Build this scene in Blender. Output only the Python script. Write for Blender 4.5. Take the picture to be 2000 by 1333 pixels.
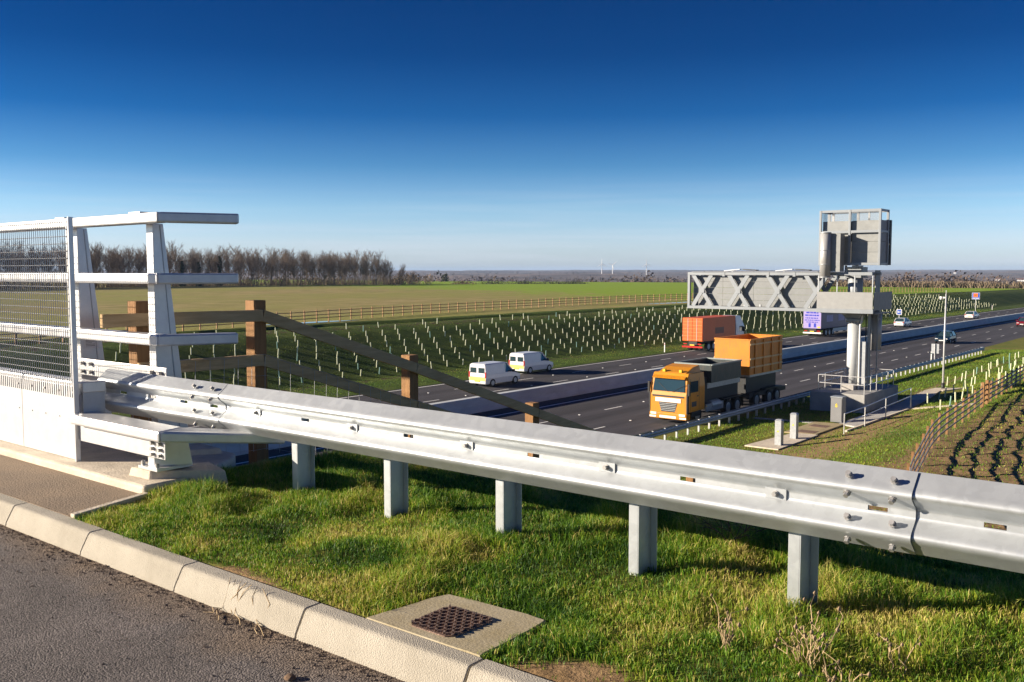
import bpy, bmesh, math, random
import numpy as np
from mathutils import Vector, Matrix

random.seed(7)
rng = np.random.default_rng(11)
sc = bpy.context.scene
for o in list(bpy.data.objects):
    bpy.data.objects.remove(o)
COL = sc.collection
R = math.radians

# ------------------------------------------------------------------ camera
cam = bpy.data.cameras.new('camera')
cam.lens = 32.94; cam.sensor_width = 36.0
cam.clip_start = 0.05; cam.clip_end = 40000
cam_o = bpy.data.objects.new('camera', cam); COL.objects.link(cam_o)
cam_o.location = (0, 0, 1.52)
cam_o.rotation_euler = (R(90 - 4.25), 0, R(38.95))
sc.camera = cam_o

# ------------------------------------------------------------------ sky
SUN_AZ, SUN_EL = 231.0, 16.0          # compass from +Y, degrees
world = bpy.data.worlds.new('World'); sc.world = world; world.use_nodes = True
wn = world.node_tree; wl = wn.links
bg = wn.nodes['Background']
tc = wn.nodes.new('ShaderNodeTexCoord')
sep = wn.nodes.new('ShaderNodeSeparateXYZ')
wl.new(tc.outputs['Generated'], sep.inputs[0])
sky = wn.nodes.new('ShaderNodeTexSky'); sky.sky_type = 'NISHITA'
sky.sun_disc = False; sky.sun_elevation = R(SUN_EL); sky.sun_rotation = R(SUN_AZ)
sky.air_density = 1.0; sky.dust_density = 0.3; sky.ozone_density = 3.0; sky.altitude = 300
# a clear, dry winter sky: the blue deepens quickly with height
ramp = wn.nodes.new('ShaderNodeValToRGB')
els = ramp.color_ramp.elements
els[0].position = 0.0; els[0].color = (0.92, 1.06, 1.62, 1)
els[1].position = 1.0; els[1].color = (0.0, 0.14, 0.45, 1)
for p, c in ((0.03, (0.98, 1.10, 1.58, 1)), (0.065, (0.74, 0.96, 1.32, 1)), (0.11, (0.27, 0.57, 0.92, 1)),
             (0.16, (0.04, 0.30, 0.66, 1)), (0.22, (0.001, 0.175, 0.46, 1)), (0.30, (0.0, 0.135, 0.37, 1)), (0.5, (0.0, 0.135, 0.38, 1))):
    e = els.new(p); e.color = c
wl.new(sep.outputs['Z'], ramp.inputs['Fac'])
mul = wn.nodes.new('ShaderNodeMix'); mul.data_type = 'RGBA'; mul.blend_type = 'MULTIPLY'
mul.inputs['Factor'].default_value = 1.0
wl.new(sky.outputs[0], mul.inputs['A']); wl.new(ramp.outputs['Color'], mul.inputs['B'])
# faint high cirrus streaks low over the horizon
mp = wn.nodes.new('ShaderNodeMapping'); mp.inputs['Scale'].default_value = (3, 3, 75)
wl.new(tc.outputs['Generated'], mp.inputs['Vector'])
cn = wn.nodes.new('ShaderNodeTexNoise'); cn.inputs['Scale'].default_value = 1.6; cn.inputs['Detail'].default_value = 5
wl.new(mp.outputs[0], cn.inputs['Vector'])
cr = wn.nodes.new('ShaderNodeMapRange'); cr.inputs['From Min'].default_value = 0.45; cr.inputs['From Max'].default_value = 0.8
cr.inputs['To Max'].default_value = 0.55
wl.new(cn.outputs['Fac'], cr.inputs['Value'])
er = wn.nodes.new('ShaderNodeMapRange'); er.inputs['From Min'].default_value = 0.0; er.inputs['From Max'].default_value = 0.10
er.inputs['To Min'].default_value = 1.0; er.inputs['To Max'].default_value = 0.0
wl.new(sep.outputs['Z'], er.inputs['Value'])
mm = wn.nodes.new('ShaderNodeMath'); mm.operation = 'MULTIPLY'
wl.new(cr.outputs[0], mm.inputs[0]); wl.new(er.outputs[0], mm.inputs[1])
cm = wn.nodes.new('ShaderNodeMix'); cm.data_type = 'RGBA'
wl.new(mm.outputs[0], cm.inputs['Factor']); wl.new(mul.outputs['Result'], cm.inputs['A'])
cm.inputs['B'].default_value = (5.2, 5.6, 6.3, 1)
wl.new(cm.outputs['Result'], bg.inputs['Color'])
bg.inputs['Strength'].default_value = 0.066

# ------------------------------------------------------------------ sun
sun = bpy.data.lights.new('sun', 'SUN'); sun.energy = 5.0; sun.angle = R(0.5); sun.color = (1.0, 0.87, 0.70)
sun_o = bpy.data.objects.new('sun', sun); COL.objects.link(sun_o)
sd = Vector((math.sin(R(SUN_AZ)) * math.cos(R(SUN_EL)), math.cos(R(SUN_AZ)) * math.cos(R(SUN_EL)), math.sin(R(SUN_EL))))
sun_o.rotation_euler = (-sd).to_track_quat('-Z', 'Y').to_euler()
sun_o.location = (0, -20, 30)

sc.render.engine = 'CYCLES'
sc.view_settings.view_transform = 'Standard'; sc.view_settings.look = 'None'
sc.view_settings.gamma = 1.0; sc.view_settings.use_curve_mapping = False
sc.view_settings.exposure = 1.1

# ================================================================== helpers
def vnoise(x, y, seed=0):
    x = np.asarray(x, float); y = np.asarray(y, float)
    xi = np.floor(x).astype(np.int64); yi = np.floor(y).astype(np.int64)
    fx = x - xi; fy = y - yi
    fx = fx * fx * (3 - 2 * fx); fy = fy * fy * (3 - 2 * fy)
    def h(a, b):
        n = (a * 374761393 + b * 668265263 + seed * 974711) & 0x7fffffff
        n = ((n ^ (n >> 13)) * 1274126177) & 0x7fffffff
        return ((n ^ (n >> 16)) & 0xffff) / 65535.0
    return (h(xi, yi) * (1 - fx) + h(xi + 1, yi) * fx) * (1 - fy) + (h(xi, yi + 1) * (1 - fx) + h(xi + 1, yi + 1) * fx) * fy

def fbm(x, y, seed=0, o=4):
    s = 0; a = 0.5; t = 0
    for i in range(o):
        s = s + a * vnoise(x * 2 ** i, y * 2 ** i, seed + i); t += a; a *= 0.5
    return s / t

def curve(Y):                       # the motorway bends very gently to the right
    d = np.maximum(0.0, np.asarray(Y, float) - 40.0)
    return d * d / 13000.0

def smax(a, b, k):
    h = np.clip(0.5 + 0.5 * (a - b) / k, 0, 1)
    return b + (a - b) * h + k * h * (1 - h)

def near_z(X, Y):
    """ground on the near side of the motorway"""
    X = np.asarray(X, float); Y = np.asarray(Y, float)
    xs = X - curve(Y)
    nat = np.interp(xs, [-26, -21, -18.1, -16.5, -12, -6, 10, 60], [-7.46, -7.27, -7.2, -6.95, -6.2, -6.05, -5.7, -4.5])
    nat = nat + 0.10 * (fbm(X * .25, Y * .25, 3) - .5) * np.clip((xs + 20) / 4, 0, 1)
    rough = np.clip((xs + 11.6) / 1.5, 0, 1)
    nat = nat + rough * (0.17 * (fbm(X * .9, Y * .9, 9, 3) - .5) + 0.09 * (fbm(X * 4, Y * 4, 19, 2) - .5))
    eY = 0.10 - 0.335 * np.maximum(0, Y - 4.55)
    eX = 0.10 - 0.50 * np.maximum(0, -X - 5.75)
    e = -smax(-eY, -eX, 0.25) + 0.06
    e = np.minimum(e, 0.112) + 0.10 * (fbm(X * 1.5, Y * 1.5, 5, 3) - .55) * np.clip((Y - 2.55) / .5, 0, 1) + 0.12 * (fbm(X * .5, Y * .5, 6) - .5) * np.clip((Y - 5) / 3, 0, 1)
    z = smax(nat, e, 0.5) - 0.03 * 0
    z = np.where(e > -1.5, np.where(e > nat + 1, e, z), z)
    return z

def far_z(X, Y):
    """cutting slope and field on the far side"""
    X = np.asarray(X, float); Y = np.asarray(Y, float)
    xs = X - curve(Y)
    toe = -57.6 + np.clip((Y - 55) / 45, 0, 1) * 1.4
    d = toe - xs
    z = np.interp(d, [-6, 0, 1.0, 10.5, 12.5, 15.0, 15.6, 17.2, 17.8, 24, 60, 400],
                  [-7.46, -7.36, -7.15, -4.35, -4.05, -3.95, -4.35, -4.35, -3.9, -3.85, -3.9, -3.8])
    z = z + 0.35 * (fbm(X * .12, Y * .05, 31) - .5) * np.clip(d / 3, 0, 1) * np.clip((14 - d) / 4, 0, 1)
    z = z + 0.08 * (fbm(X * .8, Y * .8, 33) - .5) * np.clip(d / 3, 0, 1)
    z = z - np.clip((Y - 200) / 120, 0, 1) * 0.8 * np.clip((d - 8) / 8, 0, 1)
    z = z - np.clip((-X - 250) / 200, 0, 1) * 0.6
    return z

class MB:
    def __init__(s): s.v = []; s.f = []
    def add(s, vs, fs):
        b = len(s.v); s.v.extend([tuple(map(float, q)) for q in vs]); s.f.extend([tuple(b + i for i in q) for q in fs]); return s
    def box(s, x0, x1, y0, y1, z0, z1):
        return s.add([(x0, y0, z0), (x1, y0, z0), (x1, y1, z0), (x0, y1, z0), (x0, y0, z1), (x1, y0, z1), (x1, y1, z1), (x0, y1, z1)],
                     [(0, 3, 2, 1), (4, 5, 6, 7), (0, 1, 5, 4), (1, 2, 6, 5), (2, 3, 7, 6), (3, 0, 4, 7)])
    def hexa(s, lo, hi):            # two quads (ccw from above)
        return s.add(list(lo) + list(hi), [(0, 3, 2, 1), (4, 5, 6, 7), (0, 1, 5, 4), (1, 2, 6, 5), (2, 3, 7, 6), (3, 0, 4, 7)])
    def bar(s, p0, p1, w, h, up=(0, 0, 1)):
        p0 = Vector(p0); p1 = Vector(p1); d = (p1 - p0).normalized(); u = Vector(up)
        sd = d.cross(u)
        if sd.length < 1e-4: sd = d.cross(Vector((1, 0, 0)))
        sd.normalize(); u = sd.cross(d).normalized()
        a = sd * (w / 2); b = u * (h / 2)
        return s.add([p0 - a - b, p0 + a - b, p0 + a + b, p0 - a + b, p1 - a - b, p1 + a - b, p1 + a + b, p1 - a + b],
                     [(0, 1, 2, 3), (4, 7, 6, 5), (0, 4, 5, 1), (1, 5, 6, 2), (2, 6, 7, 3), (3, 7, 4, 0)])
    def tube(s, p0, p1, r0, r1=None, n=8, caps=True):
        r1 = r0 if r1 is None else r1
        p0 = Vector(p0); p1 = Vector(p1); d = (p1 - p0).normalized()
        a = d.cross(Vector((0, 0, 1)))
        if a.length < 1e-3: a = Vector((1, 0, 0))
        a.normalize(); b = d.cross(a)
        vs = []
        for p, r in ((p0, r0), (p1, r1)):
            for i in range(n):
                t = 2 * math.pi * i / n; vs.append(p + (a * math.cos(t) + b * math.sin(t)) * r)
        fs = [(i, i + n, (i + 1) % n + n, (i + 1) % n) for i in range(n)]
        if caps: fs += [tuple(range(n)), tuple(range(2 * n - 1, n - 1, -1))]
        return s.add(vs, fs)
    def path(s, pts, r, n=6):
        for a, b in zip(pts[:-1], pts[1:]): s.tube(a, b, r, r, n)
        return s
    def loft(s, rings, cap=True, close=True):
        n = len(rings[0]); vs = [q for r in rings for q in r]; fs = []
        for k in range(len(rings) - 1):
            for i in range(n if close else n - 1):
                j = (i + 1) % n
                fs.append((k * n + i, k * n + j, (k + 1) * n + j, (k + 1) * n + i))
        if cap: fs += [tuple(range(n - 1, -1, -1)), tuple((len(rings) - 1) * n + i for i in range(n))]
        return s.add(vs, fs)
    def prism_x(s, prof, x0, x1):   # profile of (y,z)
        return s.loft([[(x0, y, z) for y, z in prof], [(x1, y, z) for y, z in prof]])
    def mesh(s, name):
        m = bpy.data.meshes.new(name); m.from_pydata(s.v, [], s.f); m.update(); return m
    def build(s, name, mat, parent=None, smooth=False, bevel=0, fix=False, seg=2):
        m = s.mesh(name)
        if fix:
            b = bmesh.new(); b.from_mesh(m); bmesh.ops.recalc_face_normals(b, faces=b.faces); b.to_mesh(m); b.free()
        return obj(name, m, mat, parent, smooth, bevel, seg)

def obj(name, m, mat=None, parent=None, smooth=False, bevel=0, seg=2):
    o = bpy.data.objects.new(name, m); COL.objects.link(o)
    if mat is not None:
        m.materials.clear(); m.materials.append(mat)
    if smooth: m.polygons.foreach_set('use_smooth', [True] * len(m.polygons))
    if bevel:
        md = o.modifiers.new('Bevel', 'BEVEL'); md.width = bevel; md.segments = seg; md.limit_method = 'ANGLE'; md.angle_limit = R(40)
        md.harden_normals = False
    if parent is not None: attach(o, parent)
    return o

def attach(o, parent):
    o.parent = parent
    o.matrix_parent_inverse = wmat(parent).inverted()

def wmat(o):
    M = Matrix.LocRotScale(o.location, o.rotation_euler, o.scale)
    if o.parent is not None: M = wmat(o.parent) @ o.matrix_parent_inverse @ M
    return M

def tag(o, label=None, cat=None, group=None, kind=None):
    if label: o['label'] = label
    if cat: o['category'] = cat
    if group: o['group'] = group
    if kind: o['kind'] = kind
    return o

def thing(name, label, cat, loc=(0, 0, 0), rz=0, group=None):
    o = bpy.data.objects.new(name, None); COL.objects.link(o); o.location = loc; o.rotation_euler = (0, 0, rz)
    o.empty_display_size = 0.2
    return tag(o, label, cat, group)

def struct_root(name):
    o = bpy.data.objects.new(name, None); COL.objects.link(o); o['kind'] = 'structure'; o.empty_display_size = 0.2
    return o

def local(parent, o):               # child given in the parent's own coordinates
    o.parent = parent; return o

def copy_tree(o, parent=None, kids=None):
    c = o.copy(); COL.objects.link(c)
    if parent is not None: c.parent = parent
    for ch in kids[o.name] if o.name in kids else []: copy_tree(ch, c, kids)
    return c

def kids_of(root):
    k = {}
    def rec(o):
        k[o.name] = list(o.children)
        for ch in o.children: rec(ch)
    rec(root); return k

# ------------------------------------------------------------------ materials
def mat(name, col, rough=0.7, metal=0.0, var=0.15, scale=6.0, bump=0.0, bscale=None, col2=None, spec=0.5, detail=6, stretch=None, transl=0):
    m = bpy.data.materials.new(name); m.use_nodes = True
    nt = m.node_tree; n = nt.nodes; l = nt.links; b = n['Principled BSDF']
    b.inputs['Roughness'].default_value = rough; b.inputs['Metallic'].default_value = metal
    b.inputs['Specular IOR Level'].default_value = spec
    t = n.new('ShaderNodeTexCoord'); mpn = n.new('ShaderNodeMapping')
    if stretch: mpn.inputs['Scale'].default_value = stretch
    l.new(t.outputs['Object'], mpn.inputs[0])
    nz = n.new('ShaderNodeTexNoise'); nz.inputs['Scale'].default_value = scale; nz.inputs['Detail'].default_value = detail; nz.inputs['Roughness'].default_value = 0.65
    l.new(mpn.outputs[0], nz.inputs['Vector'])
    rp = n.new('ShaderNodeMapRange'); rp.inputs['From Min'].default_value = 0.3; rp.inputs['From Max'].default_value = 0.7
    l.new(nz.outputs['Fac'], rp.inputs['Value'])
    mx = n.new('ShaderNodeMix'); mx.data_type = 'RGBA'
    c2 = col2 if col2 else tuple(min(1, c * (1 + var)) for c in col)
    c1 = col if col2 else tuple(c * (1 - var) for c in col)
    mx.inputs['A'].default_value = (*c1, 1); mx.inputs['B'].default_value = (*c2, 1)
    l.new(rp.outputs[0], mx.inputs['Factor']); l.new(mx.outputs['Result'], b.inputs['Base Color'])
    if bump:
        bz = n.new('ShaderNodeTexNoise'); bz.inputs['Scale'].default_value = bscale or scale * 6; bz.inputs['Detail'].default_value = 5
        l.new(mpn.outputs[0], bz.inputs['Vector'])
        bn = n.new('ShaderNodeBump'); bn.inputs['Strength'].default_value = bump; bn.inputs['Distance'].default_value = 0.02
        l.new(bz.outputs['Fac'], bn.inputs['Height']); l.new(bn.outputs[0], b.inputs['Normal'])
    return m

def flat(name, col, rough=0.6, metal=0.0, emis=0):
    return mat(name, col, rough, metal, var=0.04, scale=3)

def nodes_of(m):
    nt = m.node_tree; return nt, nt.nodes, nt.links, nt.nodes['Principled BSDF']

M = {}
M['asphalt_mw'] = mat('motorway_asphalt', (.044, .041, .046), .82, 0, .25, .6, .25, 60, stretch=(3, .25, 1))
M['white_paint'] = mat('road_paint', (.78, .77, .73), .6, 0, .12, 3, .1, 80)
M['conc'] = mat('concrete', (.40, .385, .36), .85, 0, .22, 2.5, .35, 40)
M['conc_barrier'] = mat('barrier_concrete', (.55, .58, .59), .8, 0, .14, 1.3, .2, 30, stretch=(1, .5, 2))
M['conc_plinth'] = mat('plinth_concrete', (.60, .52, .41), .85, 0, .22, 5, .3, 60)
M['galv'] = mat('galvanised_steel', (.46, .485, .505), .40, .52, .10, 2.6, detail=10)
M['galv_dull'] = mat('dull_galvanised_steel', (.42, .44, .46), .5, .55, .15, 8)
M['galv_white'] = mat('pale_aluminium', (.66, .66, .66), .36, .45, .08, 10, .03, 60)
M['paint_grey'] = mat('grey_gantry_paint', (.275, .30, .325), .45, .1, .07, 1.5)
M['paint_light'] = mat('light_grey_panel', (.215, .225, .23), .55, .25, .08, 2.5)
M['mesh_grey'] = mat('perforated_grey_panel', (.255, .265, .265), .6, .3, .12, 3)
M['dark'] = flat('dark_grey', (.02, .021, .023), .6)
M['black'] = flat('black_plastic', (.012, .012, .013), .5)
M['rubber'] = mat('tyre_rubber', (.018, .018, .019), .85, 0, .3, 8)
M['steel_bolt'] = mat('bolt_steel', (.42, .41, .40), .45, .7, .2, 40)
M['glass'] = flat('vehicle_glass', (.025, .05, .06), .06); nodes_of(M['glass'])[3].inputs['Specular IOR Level'].default_value = .8
M['timber'] = mat('timber_post', (.38, .20, .075), .8, 0, .3, 3, .5, 30, stretch=(9, 9, .8), col2=(.25, .13, .052))
M['timber_rail'] = mat('timber_rail', (.50, .32, .145), .8, 0, .3, 3, .5, 30, stretch=(9, .9, 9), col2=(.70, .49, .26))
M['fence_far'] = mat('far_timber', (.36, .22, .11), .85, 0, .3, 5)
M['fence_grey'] = mat('weathered_rail', (.26, .235, .225), .8, 0, .2, 5)
M['wire'] = flat('wire', (.45, .46, .47), .45, .6)
M['tube_a'] = mat('tree_tube', (.68, .71, .48), .6, 0, .12, 5)
M['tube_b'] = mat('green_tree_tube', (.20, .36, .30), .6, 0, .15, 5)
M['plate_yellow'] = flat('yellow_plate', (.75, .52, .03), .5)
M['plate_white'] = flat('white_plate', (.75, .75, .73), .5)
M['lamp_red'] = flat('red_lamp', (.45, .02, .015), .3)
M['lamp_white'] = flat('head_lamp', (.8, .8, .78), .15)
M['car_white'] = flat('white_car_paint', (.72, .73, .75), .25)
M['bark'] = mat('bark', (.18, .14, .11), .9, 0, .35, 2)
M['twig'] = mat('twig', (.205, .152, .115), .9, 0, .3, 1)
M['ivy'] = mat('ivy', (.05, .065, .028), .8, 0, .4, 3)
M['warn_yellow'] = flat('warning_yellow', (.80, .55, .01), .5)

# ================================================================== ground surfaces
def grid_obj(name, xs, ys, zf, mat_, attrs=None, kind='structure', shift=None):
    xs = np.asarray(xs, float); ys = np.asarray(ys, float)
    Xg, Yg = np.meshgrid(xs, ys)
    if shift is not None: Xg = Xg + shift(Yg)
    Z = zf(Xg, Yg)
    nx, ny = len(xs), len(ys)
    co = np.stack([Xg, Yg, Z], -1).reshape(-1, 3)
    i = np.arange(nx * ny).reshape(ny, nx)
    q = np.stack([i[:-1, :-1], i[:-1, 1:], i[1:, 1:], i[1:, :-1]], -1).reshape(-1, 4)
    m = bpy.data.meshes.new(name)
    m.vertices.add(len(co)); m.vertices.foreach_set('co', co.ravel())
    m.loops.add(q.size); m.loops.foreach_set('vertex_index', q.ravel())
    m.polygons.add(len(q)); m.polygons.foreach_set('loop_start', np.arange(0, q.size, 4)); m.polygons.foreach_set('loop_total', np.full(len(q), 4))
    m.update(calc_edges=True)
    if attrs:
        for k, f in attrs.items():
            a = m.attributes.new(k, 'FLOAT', 'POINT'); a.data.foreach_set('value', f(Xg, Yg).ravel().astype(np.float32))
    o = obj(name, m, mat_, smooth=True)
    if kind: o['kind'] = kind
    return o

def ground_mat(name, ca, cb, cc, s1=0.6, s2=6.0, bump=.6, bs=25, attr=None, cattr=(.2, .1, .05), cattr2=None, stretch=None, dist=.05):
    """two grass tones + a dry tone, and optionally a second surface where the attribute is 1"""
    m = bpy.data.materials.new(name); m.use_nodes = True
    nt, n, l, b = nodes_of(m); b.inputs['Roughness'].default_value = .95; b.inputs['Specular IOR Level'].default_value = .15
    t = n.new('ShaderNodeTexCoord'); mpn = n.new('ShaderNodeMapping')
    if stretch: mpn.inputs['Scale'].default_value = stretch
    l.new(t.outputs['Object'], mpn.inputs[0])
    def nz(sc_, d=6):
        z = n.new('ShaderNodeTexNoise'); z.inputs['Scale'].default_value = sc_; z.inputs['Detail'].default_value = d; z.inputs['Roughness'].default_value = .7
        l.new(mpn.outputs[0], z.inputs['Vector'])
        r = n.new('ShaderNodeMapRange'); r.inputs['From Min'].default_value = .35; r.inputs['From Max'].default_value = .65
        l.new(z.outputs['Fac'], r.inputs['Value']); return r.outputs[0]
    def mixc(f, a, bb):
        x = n.new('ShaderNodeMix'); x.data_type = 'RGBA'; l.new(f, x.inputs['Factor'])
        for s_, v in (('A', a), ('B', bb)):
            if isinstance(v, tuple): x.inputs[s_].default_value = (*v, 1)
            else: l.new(v, x.inputs[s_])
        return x.outputs['Result']
    c = mixc(nz(s2), ca, cb)
    c = mixc(nz(s1), c, cc)
    if attr:
        at = n.new('ShaderNodeAttribute'); at.attribute_name = attr
        ad = n.new('ShaderNodeMath'); ad.operation = 'ADD'; l.new(at.outputs['Fac'], ad.inputs[0])
        sb = n.new('ShaderNodeMath'); sb.operation = 'MULTIPLY_ADD'; l.new(nz(s2 * .7), sb.inputs[0]); sb.inputs[1].default_value = .8; sb.inputs[2].default_value = -.4
        l.new(sb.outputs[0], ad.inputs[1])
        rr = n.new('ShaderNodeMapRange'); rr.inputs['From Min'].default_value = .35; rr.inputs['From Max'].default_value = .65; l.new(ad.outputs[0], rr.inputs['Value'])
        c = mixc(rr.outputs[0], c, mixc(nz(s2 * 1.6), cattr, cattr2 or cattr))
    l.new(c, b.inputs['Base Color'])
    if bump:
        z = n.new('ShaderNodeTexNoise'); z.inputs['Scale'].default_value = bs; z.inputs['Detail'].default_value = 6; z.inputs['Roughness'].default_value = .7
        l.new(mpn.outputs[0], z.inputs['Vector'])
        bn = n.new('ShaderNodeBump'); bn.inputs['Strength'].default_value = bump; bn.inputs['Distance'].default_value = dist
        l.new(z.outputs['Fac'], bn.inputs['Height']); l.new(bn.outputs[0], b.inputs['Normal'])
    return m

def cat_lines(*segs):
    out = []
    for a, b, s in segs: out.extend(np.arange(a, b - 1e-6, s))
    out.append(segs[-1][1]); return np.array(out)

# --- near side: verge, embankment, low cutting bank, rough ground beyond the fence
def soil_near(X, Y):
    xs = X - curve(Y)
    s = np.clip((xs + 12.6) / 1.2, 0, 1) * np.clip((Y - 18) / 8, 0, 1) * .72
    s = np.maximum(s, np.clip(1.2 - np.abs(xs + 16.2) / 2.2, 0, 1) * np.clip((Y - 36) / 4, 0, 1) * np.clip((60 - Y) / 3, 0, 1) * .75)
    s = np.maximum(s, np.clip(1 - np.abs(xs + 18.2) / .5, 0, 1) * np.clip((Y - 34) / 4, 0, 1) * np.clip((53 - Y) / 2, 0, 1) * 1.1)
    s = np.maximum(s, np.clip(1 - np.abs(xs + 19.6 + .0 * Y) / .35, 0, 1) * np.clip((Y - 66) / 3, 0, 1) * .9)
    kerb = np.clip((2.59 + .75 * (fbm(X * 1.1 + 3, Y * 1.1, 71, 3) - .5) - Y) / .10, 0, 1)
    return np.maximum(s, np.where(Y < 4, kerb, 0))
M['near_ground'] = ground_mat('embankment_grass', (.085, .125, .018), (.13, .165, .026), (.21, .18, .045), .45, 5, .8, 18, 'soil', (.24, .155, .075), (.36, .235, .125))
grid_obj('embankment_ground',
         cat_lines((-26, -12, .5), (-12, -8, .25), (-8, .6, .12), (.6, 6, .5), (6, 40, 2)),
         cat_lines((-14, 2.2, 1.5), (2.2, 6, .1), (6, 12, .3), (12, 24, .5), (24, 75, .28), (75, 150, 1), (150, 700, 6)),
         lambda X, Y: np.where((Y < 2.45) | ((X < -5.6) & (Y < 3.4)) | ((X < -6.0) & (Y < 4.0)), -.35, near_z(X, Y)), M['near_ground'], {'soil': soil_near})

# --- far side: verge, planted cutting slope
def soil_far(X, Y):
    xs = X - curve(Y); toe = -57.6 + np.clip((Y - 55) / 45, 0, 1) * 1.4; d = toe - xs
    s = np.clip(1 - np.abs(d - 16.3) / 1.0, 0, 1) * 1.1
    s = np.maximum(s, np.clip(1 - np.abs(d + .8) / .9, 0, 1) * .55)
    return np.maximum(s, .45 * np.clip((d - 10.5) / 2, 0, 1) * np.clip((16 - d) / 2, 0, 1))
M['far_bank'] = ground_mat('cutting_grass', (.030, .062, .010), (.060, .105, .014), (.095, .125, .022), .25, 2.2, .9, 6, 'soil', (.060, .042, .026), (.10, .07, .04), dist=.15)
grid_obj('cutting_bank', cat_lines((-76.5, -56, .7), (-56, -51.5, .7)), cat_lines((-60, 150, 1.0), (150, 700, 5)), far_z, M['far_bank'], {'soil': soil_far}, shift=curve)

# --- the field
def green_field(X, Y):
    return np.clip((Y - .35 * (-X - 80) - 120 + 90 * (fbm(X * .012, Y * .012, 41) - .5)) / 110, 0, 1)
M['field'] = ground_mat('field', (.44, .33, .16), (.21, .185, .06), (.27, .27, .07), .02, .35, 1.0, 2.2, 'soil', (.215, .33, .022), (.26, .37, .035), stretch=(1, .45, 1), dist=.1)
def field_z(X, Y): return far_z(X, Y)
grid_obj('field', cat_lines((-640, -110, 8), (-110, -76.5, 1.5)), cat_lines((-200, 40, 6), (40, 220, 2.0), (220, 470, 5)), field_z, M['field'], {'soil': green_field}, shift=lambda Y: curve(Y))

# --- open country to the horizon (polar sheet round the viewpoint)
def country_z(r, a):
    z = np.interp(r, [300, 430, 600, 1200, 2200, 3500, 5200, 7000, 9000, 16000], [-6.0, -6.5, -9, -17, -22, -15, -6, 2, 4, -30])
    x = r * np.sin(a); y = r * np.cos(a)
    z = z + (fbm(x / 900, y / 900, 51) - .5) * np.clip((r - 900) / 2500, 0, 1) * 16
    wood = np.clip((fbm(x / 420, y / 420, 57) - .47) * 9, 0, 1)
    z = z + wood * np.clip((r - 1000) / 1500, 0, 1) * (5 + 5 * fbm(x / 45, y / 45, 61, 3))
    return z
M['country'] = ground_mat('open_country', (.045, .042, .044), (.11, .082, .068), (.26, .19, .15), .0035, .018, 1.0, .05, None, dist=6)
def polar(name, r, a, zf, mat_):
    Rg, A = np.meshgrid(r, a)
    Z = zf(Rg, A); X = -Rg * np.sin(A); Y = Rg * np.cos(A)
    nx, ny = len(r), len(a); co = np.stack([X, Y, Z], -1).reshape(-1, 3)
    i = np.arange(nx * ny).reshape(ny, nx)
    q = np.stack([i[:-1, :-1], i[1:, :-1], i[1:, 1:], i[:-1, 1:]], -1).reshape(-1, 4)[:, ::-1]
    m = bpy.data.meshes.new(name); m.from_pydata(co.tolist(), [], q.tolist()); m.update()
    o = obj(name, m, mat_, smooth=True); o['kind'] = 'structure'; return o
polar('countryside', np.concatenate([np.arange(430, 1200, 40), np.arange(1200, 9000, 55), np.arange(9000, 12001, 600)]),
      np.radians(np.arange(-14, 112, .22)), country_z, M['country'])
# plain ground all round, below everything else
gb = MB(); gb.add([(-12500, -12500, -32), (12500, -12500, -32), (12500, 12500, -32), (-12500, 12500, -32)], [(0, 1, 2, 3)])
tag(gb.build('ground', M['country']), kind='structure')
gb = MB(); gb.add([(-700, -420, -9.2), (300, -420, -9.2), (300, -14, -9.2), (-700, -14, -9.2)], [(0, 1, 2, 3)])
tag(gb.build('open_ground', M['country']), kind='structure')

# ================================================================== motorway
ZR = -7.48
def strip(name, x0, x1, z, y0=-80, y1=760, mat_=None, step=6, parent=None, kind='structure'):
    ys = np.arange(y0, y1 + .1, step); mb = MB(); c = curve(ys)
    for k in range(len(ys)): mb.v += [(x0 + c[k], ys[k], z), (x1 + c[k], ys[k], z)]
    for k in range(len(ys) - 1): mb.f.append((2 * k, 2 * k + 1, 2 * k + 3, 2 * k + 2))
    o = mb.build(name, mat_, parent)
    if kind and parent is None: o['kind'] = kind
    return o
nt, n, l, b = nodes_of(M['asphalt_mw'])      # long wheel-track wear and mat joints along the lanes
t = n.new('ShaderNodeTexCoord'); mpn = n.new('ShaderNodeMapping'); mpn.inputs['Scale'].default_value = (.75, .004, 1); l.new(t.outputs['Object'], mpn.inputs[0])
nz = n.new('ShaderNodeTexNoise'); nz.inputs['Scale'].default_value = 1.0; nz.inputs['Detail'].default_value = 4; l.new(mpn.outputs[0], nz.inputs['Vector'])
mr = n.new('ShaderNodeMapRange'); mr.inputs['From Min'].default_value = .35; mr.inputs['From Max'].default_value = .65; mr.inputs['To Min'].default_value = .68; mr.inputs['To Max'].default_value = 1.38; l.new(nz.outputs['Fac'], mr.inputs['Value'])
cc = n.new('ShaderNodeCombineColor')
for i in range(3): l.new(mr.outputs[0], cc.inputs[i])
mx = n.new('ShaderNodeMix'); mx.data_type = 'RGBA'; mx.blend_type = 'MULTIPLY'; mx.inputs['Factor'].default_value = 1
l.new(b.inputs['Base Color'].links[0].from_socket, mx.inputs['A']); l.new(cc.outputs[0], mx.inputs['B']); l.new(mx.outputs['Result'], b.inputs['Base Color'])
road = strip('motorway', -56, -25.0, ZR, mat_=M['asphalt_mw'])
for nm, x, w in (('edge_line', -26.1, .20), ('edge_line', -37.3, .20), ('edge_line', -41.9, .20), ('edge_line', -51.1, .20)):
    strip(nm, x - w / 2, x + w / 2, ZR + .005, mat_=M['white_paint'], parent=road)
strip('drain_channel', -25.55, -25.0, ZR + .012, mat_=M['conc'], parent=None)
strip('drain_channel', -52.2, -51.55, ZR + .012, mat_=M['conc'], parent=None)
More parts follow.
